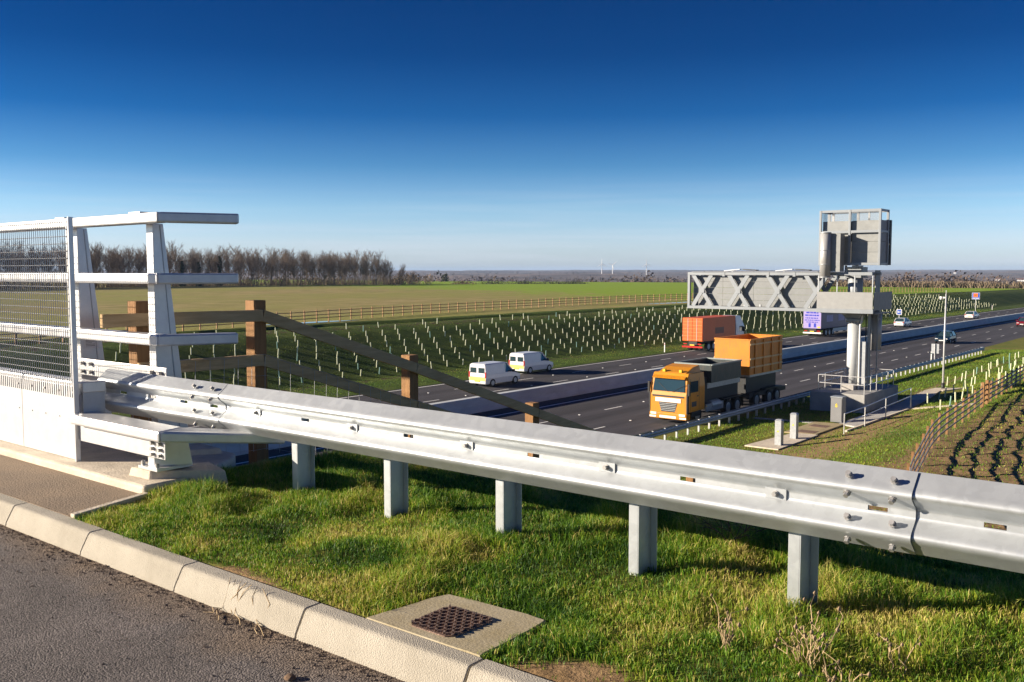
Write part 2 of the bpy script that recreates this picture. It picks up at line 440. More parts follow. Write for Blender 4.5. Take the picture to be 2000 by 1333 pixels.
dm = MB(); dm.add([(-.07, -1.05, 0), (.07, -1.05, 0), (.07, 1.05, 0), (-.07, 1.05, 0)], [(0, 1, 2, 3)])
dash_mesh = dm.mesh('lane_marking'); dash_mesh.materials.append(M['white_paint'])
sm = MB(); sm.box(-.06, .06, -.06, .06, 0, .03); stud_mesh = sm.mesh('road_stud'); stud_mesh.materials.append(M['plate_white'])
for x, ph in ((-29.72, 44.3), (-33.4, 44.2), (-45.1, 46.6), (-48.2, 45.9)):
    y = ph - 8 * 7.75
    while y < 330:
        o = bpy.data.objects.new('lane_marking', dash_mesh); COL.objects.link(o); o.location = (x + float(curve(y)), y, ZR + .005); attach(o, road); o.matrix_parent_inverse = Matrix()
        if y < 110:
            s_ = bpy.data.objects.new('road_stud', stud_mesh); COL.objects.link(s_); s_.location = (x + float(curve(y + 3.87)), y + 3.87, ZR); s_.parent = road
        y += 7.75

# central concrete barrier, cast in long lengths
prof = [(-39.12, 0), (-39.02, .10), (-39.0, .42), (-39.02, .92), (-39.06, .95), (-39.50, .95), (-39.54, .92), (-39.56, .42), (-39.54, .10), (-39.44, 0)]
prof = [(-38.96, 0), (-38.97, .12), (-39.04, .40), (-39.08, .93), (-39.11, .96), (-39.58, .96), (-39.61, .93), (-39.65, .40), (-39.72, .12), (-39.73, 0)]
cb = thing('central_barrier', 'long concrete central barrier dividing the two motorway carriageways', 'barrier', (-39.3, 40, ZR))
ys = list(np.arange(-80, 761, 8.0))
for a, b in zip(ys[:-1], ys[1:]):
    if a > 330: b = 760
    mb = MB(); k = 1 if b - a < 9 else 20; yy = np.linspace(a + .006, b - .006, k + 1)
    mb.loft([[(x + float(curve(y)), y, ZR + z) for x, z in prof] for y in yy]); mb.build('barrier_length', M['conc_barrier'], cb, fix=True)
    if a > 330: break

# ================================================================== bridge and its road
M['asphalt'] = mat('worn_asphalt', (.135, .116, .108), .9, 0, .25, 2.2, 0, None, detail=10)
nt, n, l, b = nodes_of(M['asphalt'])
t = n.new('ShaderNodeTexCoord')
vo = n.new('ShaderNodeTexVoronoi'); vo.inputs['Scale'].default_value = 130; l.new(t.outputs['Object'], vo.inputs['Vector'])
nz = n.new('ShaderNodeTexNoise'); nz.inputs['Scale'].default_value = 55; nz.inputs['Detail'].default_value = 8; nz.inputs['Roughness'].default_value = .75; l.new(t.outputs['Object'], nz.inputs['Vector'])
ad = n.new('ShaderNodeMath'); ad.operation = 'MULTIPLY_ADD'; l.new(vo.outputs['Distance'], ad.inputs[0]); ad.inputs[1].default_value = -.8; l.new(nz.outputs['Fac'], ad.inputs[2])
bn = n.new('ShaderNodeBump'); bn.inputs['Strength'].default_value = 1.0; bn.inputs['Distance'].default_value = .0085
l.new(ad.outputs[0], bn.inputs['Height']); l.new(bn.outputs[0], b.inputs['Normal'])
# a brown dusty margin of washed-out soil beside the kerb
sx = n.new('ShaderNodeSeparateXYZ'); l.new(t.outputs['Object'], sx.inputs[0])
n2 = n.new('ShaderNodeTexNoise'); n2.inputs['Scale'].default_value = 2.6; n2.inputs['Detail'].default_value = 8; l.new(t.outputs['Object'], n2.inputs['Vector'])
av = n.new('ShaderNodeMath'); av.operation = 'MULTIPLY_ADD'; l.new(n2.outputs['Fac'], av.inputs[0]); av.inputs[1].default_value = .75; l.new(sx.outputs['Y'], av.inputs[2])
mr = n.new('ShaderNodeMapRange'); mr.inputs['From Min'].default_value = 2.42; mr.inputs['From Max'].default_value = 2.80; l.new(av.outputs[0], mr.inputs['Value'])
mx = n.new('ShaderNodeMix'); mx.data_type = 'RGBA'; old = b.inputs['Base Color'].links[0].from_socket
l.new(mr.outputs[0], mx.inputs['Factor']); l.new(old, mx.inputs['A']); mx.inputs['B'].default_value = (.20, .145, .10, 1)
sc_ = n.new('ShaderNodeSeparateColor'); l.new(vo.outputs['Color'], sc_.inputs[0])      # every chipping has its own tone
mr3 = n.new('ShaderNodeMapRange'); mr3.inputs['To Min'].default_value = .55; mr3.inputs['To Max'].default_value = 1.45; l.new(sc_.outputs[0], mr3.inputs['Value'])
cc = n.new('ShaderNodeCombineColor')
for i in range(3): l.new(mr3.outputs[0], cc.inputs[i])
mx4 = n.new('ShaderNodeMix'); mx4.data_type = 'RGBA'; mx4.blend_type = 'MULTIPLY'; mx4.inputs['Factor'].default_value = 1
l.new(mx.outputs['Result'], mx4.inputs['A']); l.new(cc.outputs[0], mx4.inputs['B']); l.new(mx4.outputs['Result'], b.inputs['Base Color'])
gb = MB(); gb.add([(-66, -8.5, 0), (30, -8.5, 0), (30, 2.40, 0), (-66, 2.40, 0)], [(0, 1, 2, 3)])
tag(gb.build('road', M['asphalt']), kind='structure')

# kerb of single stones
M['kerb'] = mat('kerb_concrete', (.35, .315, .25), .88, 0, .16, 4, .5, 190, col2=(.48, .435, .355))
kp = [(2.375, -.12), (2.377, .0), (2.382, .022), (2.424, .100), (2.429, .108), (2.437, .1135), (2.448, .115), (2.515, .116), (2.515, -.12)]
kr = struct_root('kerb')
km = MB(); km.prism_x(kp, -.4545, .4545); kmesh = km.mesh('kerb_stone')
bm_ = bmesh.new(); bm_.from_mesh(kmesh); bmesh.ops.recalc_face_normals(bm_, faces=bm_.faces)
bmesh.ops.bevel(bm_, geom=[e for e in bm_.edges if abs(abs(e.verts[0].co.x) - .4545) < .001 and abs(abs(e.verts[1].co.x) - .4545) < .001], offset=.004, segments=1, affect='EDGES'); bm_.to_mesh(kmesh); bm_.free()
kmesh.materials.append(M['kerb'])
for k in range(-60, 22):
    o = bpy.data.objects.new('kerb_stone', kmesh); COL.objects.link(o); o.location = (-3.53 + k * .915, random.uniform(-.003, .003), random.uniform(-.002, .002)); o.parent = kr
    o.rotation_euler = (0, random.uniform(-.002, .002), random.uniform(-.002, .002))

# footway and its edging, bridge edge beam
M['footway'] = mat('dusty_footway', (.22, .165, .115), .92, 0, .3, 3, .5, 90, col2=(.30, .22, .145))
gb = MB(); gb.hexa([(-66, 2.516, 0), (-5.30, 2.516, 0), (-5.46, 3.06, 0), (-66, 3.06, 0)], [(-66, 2.516, .118), (-5.30, 2.516, .118), (-5.46, 3.06, .118), (-66, 3.06, .118)])
tag(gb.build('footway', M['footway']), kind='structure')
gb = MB(); gb.hexa([(-5.298, 2.52, 0), (-5.248, 2.52, 0), (-5.408, 3.07, 0), (-5.458, 3.07, 0)], [(-5.298, 2.52, .135), (-5.248, 2.52, .135), (-5.408, 3.07, .135), (-5.458, 3.07, .135)])
tag(gb.build('edging_strip', M['conc_plinth'], bevel=.004), kind='structure')
br = thing('bridge', 'concrete edge beam and deck of the road bridge under the parapet', 'bridge', (-20, -2, -1))
ebp = [(-66, 3.065), (-5.46, 3.065), (-5.47, 3.40), (-5.80, 3.95), (-5.95, 4.08), (-66, 4.08)]
MB().loft([[(x, y, -.6) for x, y in ebp], [(x, y, .17) for x, y in ebp]]).build('edge_beam', M['conc_plinth'], br, bevel=.02, fix=True)
MB().box(-66, -9.5, -9.5, 3.5, -1.6, -.61).build('deck', M['conc'], br)
MB().box(-40.3, -38.2, -8, 3, -7.6, -1.61).build('pier', M['conc'], br)
MB().hexa([(-6.62, 3.58, .12), (-6.22, 3.54, .12), (-5.98, 4.02, .12), (-6.5, 4.06, .12)], [(-6.60, 3.60, .215), (-6.24, 3.56, .215), (-6.02, 4.0, .21), (-6.5, 4.04, .21)]).build('post_pad', M['conc_plinth'], br, bevel=.012)

MB().hexa([(-5.86, 3.17, .12), (-5.60, 3.18, .12), (-5.30, 3.60, .02), (-5.6, 3.66, .12)], [(-5.84, 3.19, .225), (-5.62, 3.20, .225), (-5.34, 3.58, .205), (-5.6, 3.63, .22)]).build('post_pad', M['conc_plinth'], br, bevel=.012)
# ================================================================== bridge parapet
pp = thing('bridge_parapet', 'white metal bridge parapet with wire mesh, rails and solid lower panels', 'parapet', (-6.5, 3.3, .17))
GW = M['galv_white']
def rail_h(parent, name, ztop, h, y0, dep, x0, xb, yb, arm, mat_=GW, bev=.012):
    """a hollow rail running to a mitred bend, and its short splayed return"""
    z0, z1 = ztop - h, ztop
    mdir = Vector((.45, .89)); nrm = Vector((-.89, .45))
    in_x, in_y = xb - .05, yb + dep
    MB().hexa([(x0, y0, z0), (xb, yb, z0), (in_x, in_y, z0), (x0, y0 + dep, z0)], [(x0, y0, z1), (xb, yb, z1), (in_x, in_y, z1), (x0, y0 + dep, z1)]).build(name, mat_, parent, bevel=bev, fix=True)
    ex, ey = xb + mdir.x * arm, yb + mdir.y * arm
    e2x, e2y = ex + nrm.x * dep * .9, ey + nrm.y * dep * .9
    MB().hexa([(xb + .002, yb + .003, z0), (ex, ey, z0), (e2x, e2y, z0), (in_x + .002, in_y + .003, z0)], [(xb + .002, yb + .003, z1), (ex, ey, z1), (e2x, e2y, z1), (in_x + .002, in_y + .003, z1)]).build(name + '_return', mat_, parent, bevel=bev, fix=True)
rail_h(pp, 'top_rail', 1.937, .074, 3.57, .11, -13.0, -6.08, 3.57, .56)
rail_h(pp, 'rail', 1.507, .078, 3.57, .11, -13.0, -6.10, 3.57, .56)
rail_h(pp, 'rail', 1.070, .081, 3.57, .11, -13.0, -6.12, 3.57, .56)
# tapered posts with a joint line and a welded eye down the side
def post(x, zb=.23):
    p = MB(); w = .092
    p.hexa([(x, 3.715, zb), (x + w, 3.715, zb), (x + w, 3.975, zb), (x, 3.975, zb)], [(x, 3.715, 1.87), (x + w, 3.715, 1.87), (x + w, 3.80, 1.87), (x, 3.80, 1.87)])
    o = p.build('post', GW, pp, bevel=.004)
    q = MB(); q.bar((x + w + .002, 3.90, zb), (x + w + .002, 3.772, 1.86), .004, .006, (0, 1, 0)); q.build('seam', M['galv_dull'], o)
    MB().box(x - .03, x + w + .03, 3.60, 3.81, 1.938, 1.95).build('cap_plate', M['galv_dull'], o)
    MB().box(x - .05, x + w + .05, 3.67, 4.02, zb - .02, zb).build('base_plate', M['galv_dull'], o)
    for zr in (1.865, 1.432, .992): MB().box(x + .012, x + w - .012, 3.681, 3.7145, zr, zr + .06).build('rail_bracket', M['galv_dull'], o)
    for bx in (x - .03, x + w + .03): MB().tube((bx, 3.69, zb), (bx, 3.69, zb + .03), .014, n=6).build('anchor_bolt', M['steel_bolt'], o)
    return o
post(-6.48); post(-7.62, .19); post(-9.7, .19); post(-11.8, .19)
# lower solid panels, each plate on its own
x = -6.56
for k, w in enumerate((.87, 1.9, 1.9, 1.3)):
    MB().box(x - w + .006, x - .004, 3.196, 3.206, .175, .70).build('solid_panel', M['galv_white'], pp)
    for j in range(4):
        MB().tube((x - .05 - j * w / 4, 3.196, .66), (x - .05 - j * w / 4, 3.188, .66), .009, n=6).build('bolt', M['steel_bolt'], pp)
        MB().tube((x - .05 - j * w / 4, 3.196, .47), (x - .05 - j * w / 4, 3.191, .47), .006, n=6).build('rivet', M['galv_dull'], pp)
    MB().box(x - w + .006, x - .004, 3.208, 3.34, .64, .735).build('sill_rail', M['galv_white'], pp, bevel=.012)
    x -= w
# wire mesh infill
mw = MB()
for xx in np.arange(-12.4, -6.56, .034): mw.tube((xx, 3.194, .62), (xx, 3.194, 1.875), .0024, n=4, caps=False)
for zz in np.arange(.645, 1.88, .051): mw.tube((-12.5, 3.197, zz), (-6.55, 3.1985, zz), .0026, n=4, caps=False)
mw.build('wire_mesh', M['wire'], pp)
MB().box(-6.56, -6.545, 3.170, 3.205, .17, 1.90).build('end_strip', M['galv_white'], pp, bevel=.002)
MB().box(-6.66, -6.57, 3.207, 3.213, .72, 1.84).build('mesh_edge_plate', M['galv_white'], pp)
# connector plate between parapet and guardrail, with bolts
MB().box(-7.69, -6.23, 3.700, 3.712, .683, .816).build('connector_plate', GW, pp, bevel=.003)
for bx in (-7.61, -7.46, -7.33, -6.42, -6.30):
    for bz in (.715, .78) if bx < -7 else (.775,): MB().tube((bx, 3.70, bz), (bx, 3.672, bz), .016, n=6).build('bolt', M['steel_bolt'], pp)
# shaded return of the lower rail behind the last panel
MB().hexa([(-6.60, 3.345, .66), (-6.52, 3.22, .66), (-6.485, 3.375, .66), (-6.56, 3.378, .66)], [(-6.60, 3.345, .735), (-6.52, 3.22, .735), (-6.485, 3.375, .735), (-6.56, 3.378, .735)]).build('return_rail', GW, pp, bevel=.006)
MB().hexa([(-6.56, 3.23, .45), (-6.535, 3.23, .45), (-6.50, 3.372, .45), (-6.525, 3.372, .45)], [(-6.56, 3.23, .658), (-6.535, 3.23, .658), (-6.50, 3.372, .658), (-6.525, 3.372, .658)]).build('return_panel', M['galv_dull'], pp)
# low beam with top flange, web plate and a stub post
MB().hexa([(-6.54, 3.13, .445), (-5.38, 3.13, .445), (-5.44, 3.34, .445), (-6.54, 3.34, .445)], [(-6.54, 3.13, .515), (-5.38, 3.13, .515), (-5.44, 3.34, .515), (-6.54, 3.34, .515)]).build('low_beam', GW, pp, bevel=.014)
MB().hexa([(-5.377, 3.135, .445), (-5.06, 3.86, .37), (-5.24, 3.90, .37), (-5.437, 3.343, .445)], [(-5.377, 3.135, .515), (-5.06, 3.86, .435), (-5.24, 3.90, .435), (-5.437, 3.343, .515)]).build('low_beam_return', GW, pp, bevel=.012)
MB().box(-6.54, -5.42, 3.195, 3.207, .32, .444).build('web_plate', GW, pp, bevel=.003)
for bx in (-5.56, -5.47):
    for bz in (.345, .382, .418): MB().tube((bx, 3.195, bz), (bx, 3.172, bz), .013, n=6).build('bolt', M['steel_bolt'], pp)
MB().hexa([(-5.70, 3.235, .245), (-5.62, 3.235, .245), (-5.50, 3.44, .245), (-5.58, 3.48, .245)], [(-5.70, 3.235, .444), (-5.62, 3.235, .444), (-5.515, 3.41, .444), (-5.595, 3.45, .444)]).build('stub_post', GW, pp, bevel=.004)
MB().box(-5.77, -5.54, 3.205, 3.46, .226, .245).build('base_plate', GW, pp)
for bx in (-5.74, -5.57): MB().tube((bx, 3.225, .245), (bx, 3.225, .275), .013, n=6).build('anchor_bolt', M['steel_bolt'], pp)
# notice taped to the post
nb = thing('notice', 'small pale printed notice fixed to the side of the parapet post', 'notice', (-7.52, 3.8, .93))
MB().box(-7.5275, -7.5255, 3.745, 3.865, .885, 1.02).build('sheet', M['plate_white'], nb)
mb = MB()
for i in range(9): mb.box(-7.5254, -7.5249, 3.757, 3.853 - (.02 if i % 3 else .045), 1.005 - i * .012, 1.008 - i * .012)
mb.build('print', M['dark'], nb)

# ================================================================== steel guardrail on the verge
GALV = M['galv']
nt, n, l, b = nodes_of(GALV)          # zinc spangle and streaks
t = n.new('ShaderNodeTexCoord'); vo = n.new('ShaderNodeTexVoronoi'); vo.inputs['Scale'].default_value = 28; vo.feature = 'F1'
nzd = n.new('ShaderNodeTexNoise'); nzd.inputs['Scale'].default_value = 9; nzd.inputs['Detail'].default_value = 4; l.new(t.outputs['Object'], nzd.inputs['Vector'])
vm = n.new('ShaderNodeVectorMath'); vm.operation = 'MULTIPLY_ADD'; l.new(nzd.outputs['Color'], vm.inputs[0]); vm.inputs[1].default_value = (.15, .15, .15); l.new(t.outputs['Object'], vm.inputs[2])
l.new(vm.outputs[0], vo.inputs['Vector'])
old = b.inputs['Base Color'].links[0].from_socket
hs = n.new('ShaderNodeSeparateColor'); l.new(vo.outputs['Color'], hs.inputs[0])
mr = n.new('ShaderNodeMapRange'); mr.inputs['To Min'].default_value = .955; mr.inputs['To Max'].default_value = 1.045; l.new(hs.outputs[0], mr.inputs['Value'])
mx = n.new('ShaderNodeMix'); mx.data_type = 'RGBA'; mx.blend_type = 'MULTIPLY'; mx.inputs['Factor'].default_value = 1
cc = n.new('ShaderNodeCombineColor')
for i in range(3): l.new(mr.outputs[0], cc.inputs[i])
l.new(old, mx.inputs['A']); l.new(cc.outputs[0], mx.inputs['B']); l.new(mx.outputs['Result'], b.inputs['Base Color'])
mr2 = n.new('ShaderNodeMapRange'); mr2.inputs['To Min'].default_value = .42; mr2.inputs['To Max'].default_value = .48; l.new(hs.outputs[1], mr2.inputs['Value']); l.new(mr2.outputs[0], b.inputs['Roughness'])

gr = thing('guardrail', 'galvanised corrugated steel guardrail on short posts along the grass verge', 'guardrail', (-3, 3.75, .1))
zc = .605
wprof = []                            # (y offset, z offset) from top lip to bottom lip
def bez(p0, p1, p2, n_):
    return [((1 - u) ** 2 * p0[0] + 2 * u * (1 - u) * p1[0] + u * u * p2[0], (1 - u) ** 2 * p0[1] + 2 * u * (1 - u) * p1[1] + u * u * p2[1]) for u in np.linspace(0, 1, n_)]
wprof += [(.080, .157), (.074, .152)]
wprof += bez((.026, .110), (.003, .0935), (.001, .083), 7)
wprof += bez((.0, .078), (.002, .068), (.015, .0575), 5)
wprof += bez((.050, .030), (.060, .022), (.062, .0135), 5)
up = wprof
low = [(y, -z) for y, z in reversed(up)]
full = up + [(.062, .0095), (.062, -.0095)] + low
full = [(y, z) for y, z in full]
slot_rows = [i for i in range(len(full) - 1) if abs(full[i][1] - .0095) < 1e-6 and abs(full[i + 1][1] + .0095) < 1e-6]
def gy(x): return 3.6 - .20 * max(0.0, (-5.36 - x) / 1.24)
def gzc(x): return zc + .045 * max(0.0, (-5.36 - x) / 1.24)
def wbeam(x0, x1, slots, dy, name='beam'):
    """corrugated beam with real slotted holes; slots = list of (xa, xb)"""
    cuts = sorted({x0, x1, *[c for s_ in slots for c in s_], *np.arange(x0, x1, .25).tolist()})
    mb = MB(); n_ = len(full)
    for xx in cuts:
        for y, z in full: mb.v.append((xx, gy(xx) + dy + y, gzc(xx) + z))
    for k in range(len(cuts) - 1):
        mid = (cuts[k] + cuts[k + 1]) / 2
        hole = any(a < mid < b_ for a, b_ in slots)
        for i in range(n_ - 1):
            if hole and i in slot_rows: continue
            mb.f.append((k * n_ + i, k * n_ + i + 1, (k + 1) * n_ + i + 1, (k + 1) * n_ + i))
    o = mb.build(name, GALV, gr, smooth=True)
    so = o.modifiers.new('Solidify', 'SOLIDIFY'); so.thickness = .004; so.offset = 0
    es = o.modifiers.new('EdgeSplit', 'EDGE_SPLIT'); es.split_angle = R(55)
    return o
def slots_for(cs, w=.085): return [(c - w / 2, c + w / 2) for c in cs]
wbeam(-6.62, -5.41, slots_for([-6.43, -6.12, -5.81, -5.52], .07), -.012)
wbeam(-5.72, -1.00, slots_for([-5.52, -4.60, -3.70, -2.82, -1.96, -1.14], .075), -.004 + .002)
wbeam(-1.40, 4.20, slots_for([-1.14, -.73, .2, 1.1, 2.0], .075), .008)
wbeam(3.8, 9.0, [], .018)
def bolt(x, y, z, nrm, parent, r=.0115):
    nrm = Vector(nrm).normalized(); p = Vector((x, y, z))
    o = MB().tube(p, p + nrm * .006, r * 1.25, n=12).tube(p + nrm * .006, p + nrm * .022, r, r * .92, n=6).build('bolt', M['steel_bolt'], parent)
    return o
for jx, dy in ((-5.41, -.012), (-1.00, -.002)):
    for bx in (jx - .07, jx - .24):
        dy2 = dy + gy(bx) - 3.6; zc2 = gzc(bx)
        bolt(bx, 3.622 + dy2, zc2 + .125, (0, -.75, .65), gr); bolt(bx, 3.605 + dy2, zc2 + .060, (0, -.85, -.5), gr)
        bolt(bx, 3.617 + dy2, zc2 - .040, (0, -.8, .6), gr); bolt(bx, 3.625 + dy2, zc2 - .125, (0, -.75, -.65), gr)
pm = MB()                             # Z-shaped post: web with two flanges
for k, px in enumerate((-4.80, -3.95, -3.10, -2.28, -1.50, .1, .9, 1.7, 2.5, 3.3)):
    gz_ = float(near_z(px, 3.78)) - .15
    po = MB()
    xw = px + .028
    po.box(px - .022, xw, 3.725, 3.730, gz_, .722); po.box(xw, xw + .005, 3.725, 3.835, gz_, .722); po.box(xw + .005, xw + .04, 3.830, 3.835, gz_, .722)
    o = po.build('post', GALV, gr, bevel=.0015)
    MB().box(px - .015, xw + .004, 3.675, 3.7245, .55, .66).build('spacer', M['galv_dull'], o)
for k, bx in enumerate((-5.09, -4.16, -3.26, -2.38, -1.55, -.55, .35, 1.2)):
    w = MB().box(bx - .045, bx + .045, 3.650, 3.655, zc - .022, zc + .022).build('washer_plate', M['galv'], gr)
    bolt(bx, 3.650, zc, (0, -1, 0), w, .011)

# ================================================================== inspection cover in its slab
cv = thing('inspection_cover', 'small rusty iron inspection cover set in a concrete slab in the verge', 'manhole cover', (-2.49, 2.7, .12))
sl = MB(); ring = []
for (xa, ya), (xb, yb) in zip([(-2.80, 2.516), (-2.185, 2.516), (-2.20, 2.965), (-2.74, 2.94)], [(-2.185, 2.516), (-2.20, 2.965), (-2.74, 2.94), (-2.80, 2.516)]):
    for u in np.linspace(0, .9, 10):
        j = 0 if ya == yb == 2.516 else random.gauss(0, .0018); c_ = .035 * (max(0, 1 - u * 6) + max(0, (u - .83) * 6)) * (0 if min(ya, yb) == 2.516 and (u < .5) == (ya == 2.516) else 1)
        x_, y_ = xa + (xb - xa) * u + j, max(2.516, ya + (yb - ya) * u + j); ring.append((x_ + (-2.49 - x_) * c_ * 1.2, y_ + (2.72 - y_) * c_ * 1.2))
sl.loft([[(x, y, .0) for x, y in ring], [(x, y, .110) for x, y in ring], [(x + (-2.49 - x) * .02, y + (2.7 - y) * .02, .1175) for x, y in ring]])
sl.build('slab', mat('cover_slab_concrete', (.34, .275, .15), .85, 0, .25, 4, .15, 90, col2=(.48, .42, .30)), cv, fix=True)
M['iron'] = mat('rusty_iron', (.13, .085, .066), .6, .35, .3, 30, .3, 150, col2=(.26, .17, .13))
cr_ = [(-2.615, 2.60), (-2.585, 2.565), (-2.405, 2.565), (-2.375, 2.60), (-2.365, 2.80), (-2.39, 2.83), (-2.60, 2.825), (-2.622, 2.79)]
ir = MB(); ir.loft([[(x, y, .1145) for x, y in cr_], [(x, y, .1225) for x, y in cr_]]); lid = ir.build('lid', M['iron'], cv, fix=True)
lug = MB()
for i in range(11):
    for j in range(9):
        x = -2.600 + i * .0215; y = 2.585 + j * .0275
        a = R(45 if (i + j) % 2 else -45); dx, dy = math.cos(a) * .0105, math.sin(a) * .0105
        lug.bar((x - dx, y - dy, .1262), (x + dx, y + dy, .1262), .0085, .008)
attach(lug.build('tread_pattern', M['iron']), lid)

# ================================================================== timber fence beside the bridge end
fx = -6.85
wf = thing('timber_fence', 'timber post and rail fence with netting stepping down beside the bridge end', 'fence', (fx, 5, 0))
fp = [(3.85, 1.29), (4.93, 1.27), (6.80, .665), (8.86, -.055), (10.9, -.74), (12.9, -1.4)]
for y, zt in fp:
    gz_ = float(near_z(fx, y))
    MB().box(fx - .062, fx + .062, y - .062, y + .062, gz_ - .3, zt).build('post', M['timber'], wf, bevel=.004)
def rail(y0, z0, y1, z1, h=.10):
    MB().bar((fx + .085, y0, z0 - h / 2), (fx + .085, y1, z1 - h / 2), .042, h).build('rail', M['timber_rail'], wf, bevel=.003)
for off in (0, -.385):
    rail(3.50 if off == 0 else 3.78, 1.20 + off, 4.93, 1.19 + off); rail(4.935, 1.19 + off, 6.80, .585 + off); rail(6.805, .583 + off, 8.86, -.125 + off); rail(8.865, -.127 + off, 10.9, -.82 + off); rail(10.905, -.822 + off, 12.9, -1.48 + off)
def rz(y): return float(np.interp(y, [3.4, 4.93, 6.8, 8.86, 10.9, 12.9], [1.2, 1.19, .585, -.125, -.82, -1.48]))
nw = MB(); ys = np.arange(3.45, 12.9, .135)
for y in ys:
    w_ = random.uniform(-.012, .012)
    nw.tube((fx + .113, y, rz(y) - .40), (fx + .113 + w_, y + w_, rz(y) - .80), .0018, n=4, caps=False); nw.tube((fx + .113 + w_, y + w_, rz(y) - .80), (fx + .113, y, rz(y) - 1.22), .0018, n=4, caps=False)
for dz in (.39, .56, .74, .92, 1.08, 1.2):
    for y0, y1 in zip(ys[:-1], ys[1:]):
        nw.tube((fx + .114, y0, rz(y0) - dz + .008 * math.sin(y0 * 9 + dz * 20)), (fx + .114, y1, rz(y1) - dz + .008 * math.sin(y1 * 9 + dz * 20)), .0016, n=3, caps=False)
nw.build('netting', M['wire'], wf)

# ================================================================== fence along the near side boundary
def fence_run(root, pts, zf, hpost, rails, mp_, mr_, pw=.09, rh=.09, side=1, span=1, extra=None, net=False, stuff_from=None):
    """pts: post positions; rails: heights above ground; every post and every rail length is a part"""
    pm_ = MB(); pm_.box(-pw / 2, pw / 2, -pw / 2, pw / 2, -.3, hpost); pmesh = pm_.mesh('post'); pmesh.materials.append(mp_)
    rmesh = {}
    P = [Vector((x, y, float(zf(x, y)))) for x, y in pts]
    far = MB()
    for k, p in enumerate(P):
        if stuff_from is not None and k >= stuff_from:
            far.box(p.x - pw / 2, p.x + pw / 2, p.y - pw / 2, p.y + pw / 2, p.z - .2, p.z + hpost); continue
        o = bpy.data.objects.new('post', pmesh); COL.objects.link(o); o.location = p
        d = (P[min(k + 1, len(P) - 1)] - P[max(k - 1, 0)]); o.rotation_euler = (random.uniform(-.015, .015), random.uniform(-.02, .02), math.atan2(d.y, d.x))
        attach(o, root)
    unit = MB(); unit.box(0, 1, -.02, .02, -rh / 2, rh / 2); um = unit.mesh('rail'); um.materials.append(mr_)
    for k in range(0, len(P) - span, span):
        a, b = P[k], P[k + span]; d = b - a
        nrm = Vector((d.y, -d.x, 0)).normalized() * side * (pw / 2 + .021)
        for h in rails:
            p0 = a + nrm + Vector((0, 0, h)); p1 = b + nrm + Vector((0, 0, h))
            if stuff_from is not None and k >= stuff_from:
                far.bar(p0, p1, .04, rh); continue
            o = bpy.data.objects.new('rail', um); COL.objects.link(o); o.location = p0
            dd = p1 - p0; o.rotation_euler = dd.to_track_quat('X', 'Z').to_euler(); o.scale = (dd.length - .004, 1, 1); attach(o, root)
    if net:
        nw = MB()
        for a, b in zip(P[:-1], P[1:]):
            d = b - a; nrm = Vector((d.y, -d.x, 0)).normalized() * side * (pw / 2 + .045); L = d.length
            for u in np.arange(0, 1, .3 / L):
                q = a + d * u + nrm; nw.tube(q + Vector((0, 0, .02)), q + Vector((0, 0, .95)), .0022, n=3, caps=False)
            for h in (.1, .3, .5, .7, .95): nw.tube(a + nrm + Vector((0, 0, h)), b + nrm + Vector((0, 0, h)), .0022, n=3, caps=False)
        nw.build('netting', M['wire'], root)
    if far.v: tag(far.build('far_bays', mp_, root), kind='stuff')

tf = [(-3.9, 14.2), (-4.6, 16.4), (-5.2, 18.6), (-5.8, 20.8), (-6.5, 23.0), (-7.1, 25.2), (-7.7, 27.4), (-8.3, 29.6), (-9.05, 32.0), (-9.55, 34.3), (-9.99, 36.5), (-10.4, 38.7), (-10.8, 40.8),
      (-11.16, 42.9), (-11.42, 45.0), (-11.63, 47.2), (-11.8, 49.4), (-11.98, 51.6), (-12.17, 53.7), (-12.39, 56.0), (-12.6, 58.4)]
bf = thing('boundary_fence', 'brown post and grey rail fence curving past the rough ground', 'fence', (-11.4, 45, -6.2))
fence_run(bf, tf, near_z, 1.28, (.32, .60, .88, 1.14), M['timber'], M['fence_grey'], .10, .07, 1, 1, net=True)
MB().box(-3.15, -3.05, 11.15, 11.25, float(near_z(-3.1, 11.2)) - .3, float(near_z(-3.1, 11.2)) + .95).build('end_post', M['timber'], bf)
tf2 = [(-12.7, 60.6)] + [(-12.88 - .062 * k * 2.15 * 1.0 + .35 * math.sin(k * .3) * 0, 62.1 + 2.15 * k) for k in range(0, 30)]
bf2 = thing('boundary_fence', 'far length of post and rail fence beyond the narrow field gate', 'fence', (-13, 66, -6.2))
fence_run(bf2, tf2, near_z, 1.28, (.32, .60, .88, 1.14), M['timber'], M['fence_grey'], .10, .085, 1, 1, net=True)
gt = thing('field_gate', 'stout timber gate posts with a short gate in the boundary fence', 'gate', (-12.65, 59.4, -6.2))
for gx, gy, w in ((-12.6, 58.7, .17), (-12.72, 60.3, .17)):
    z0 = float(near_z(gx, gy)); MB().box(gx - w / 2, gx + w / 2, gy - w / 2, gy + w / 2, z0 - .3, z0 + 1.45).build('gate_post', M['timber'], gt, bevel=.01)
zg = float(near_z(-12.66, 59.5))
for h in (.3, .6, .9, 1.2): MB().bar((-12.60, 58.8, zg + h), (-12.72, 60.2, zg + h), .04, .09).build('gate_rail', M['timber'], gt)
MB().bar((-12.60, 58.85, zg + .25), (-12.71, 60.15, zg + 1.2), .03, .08).build('gate_brace', M['timber'], gt)

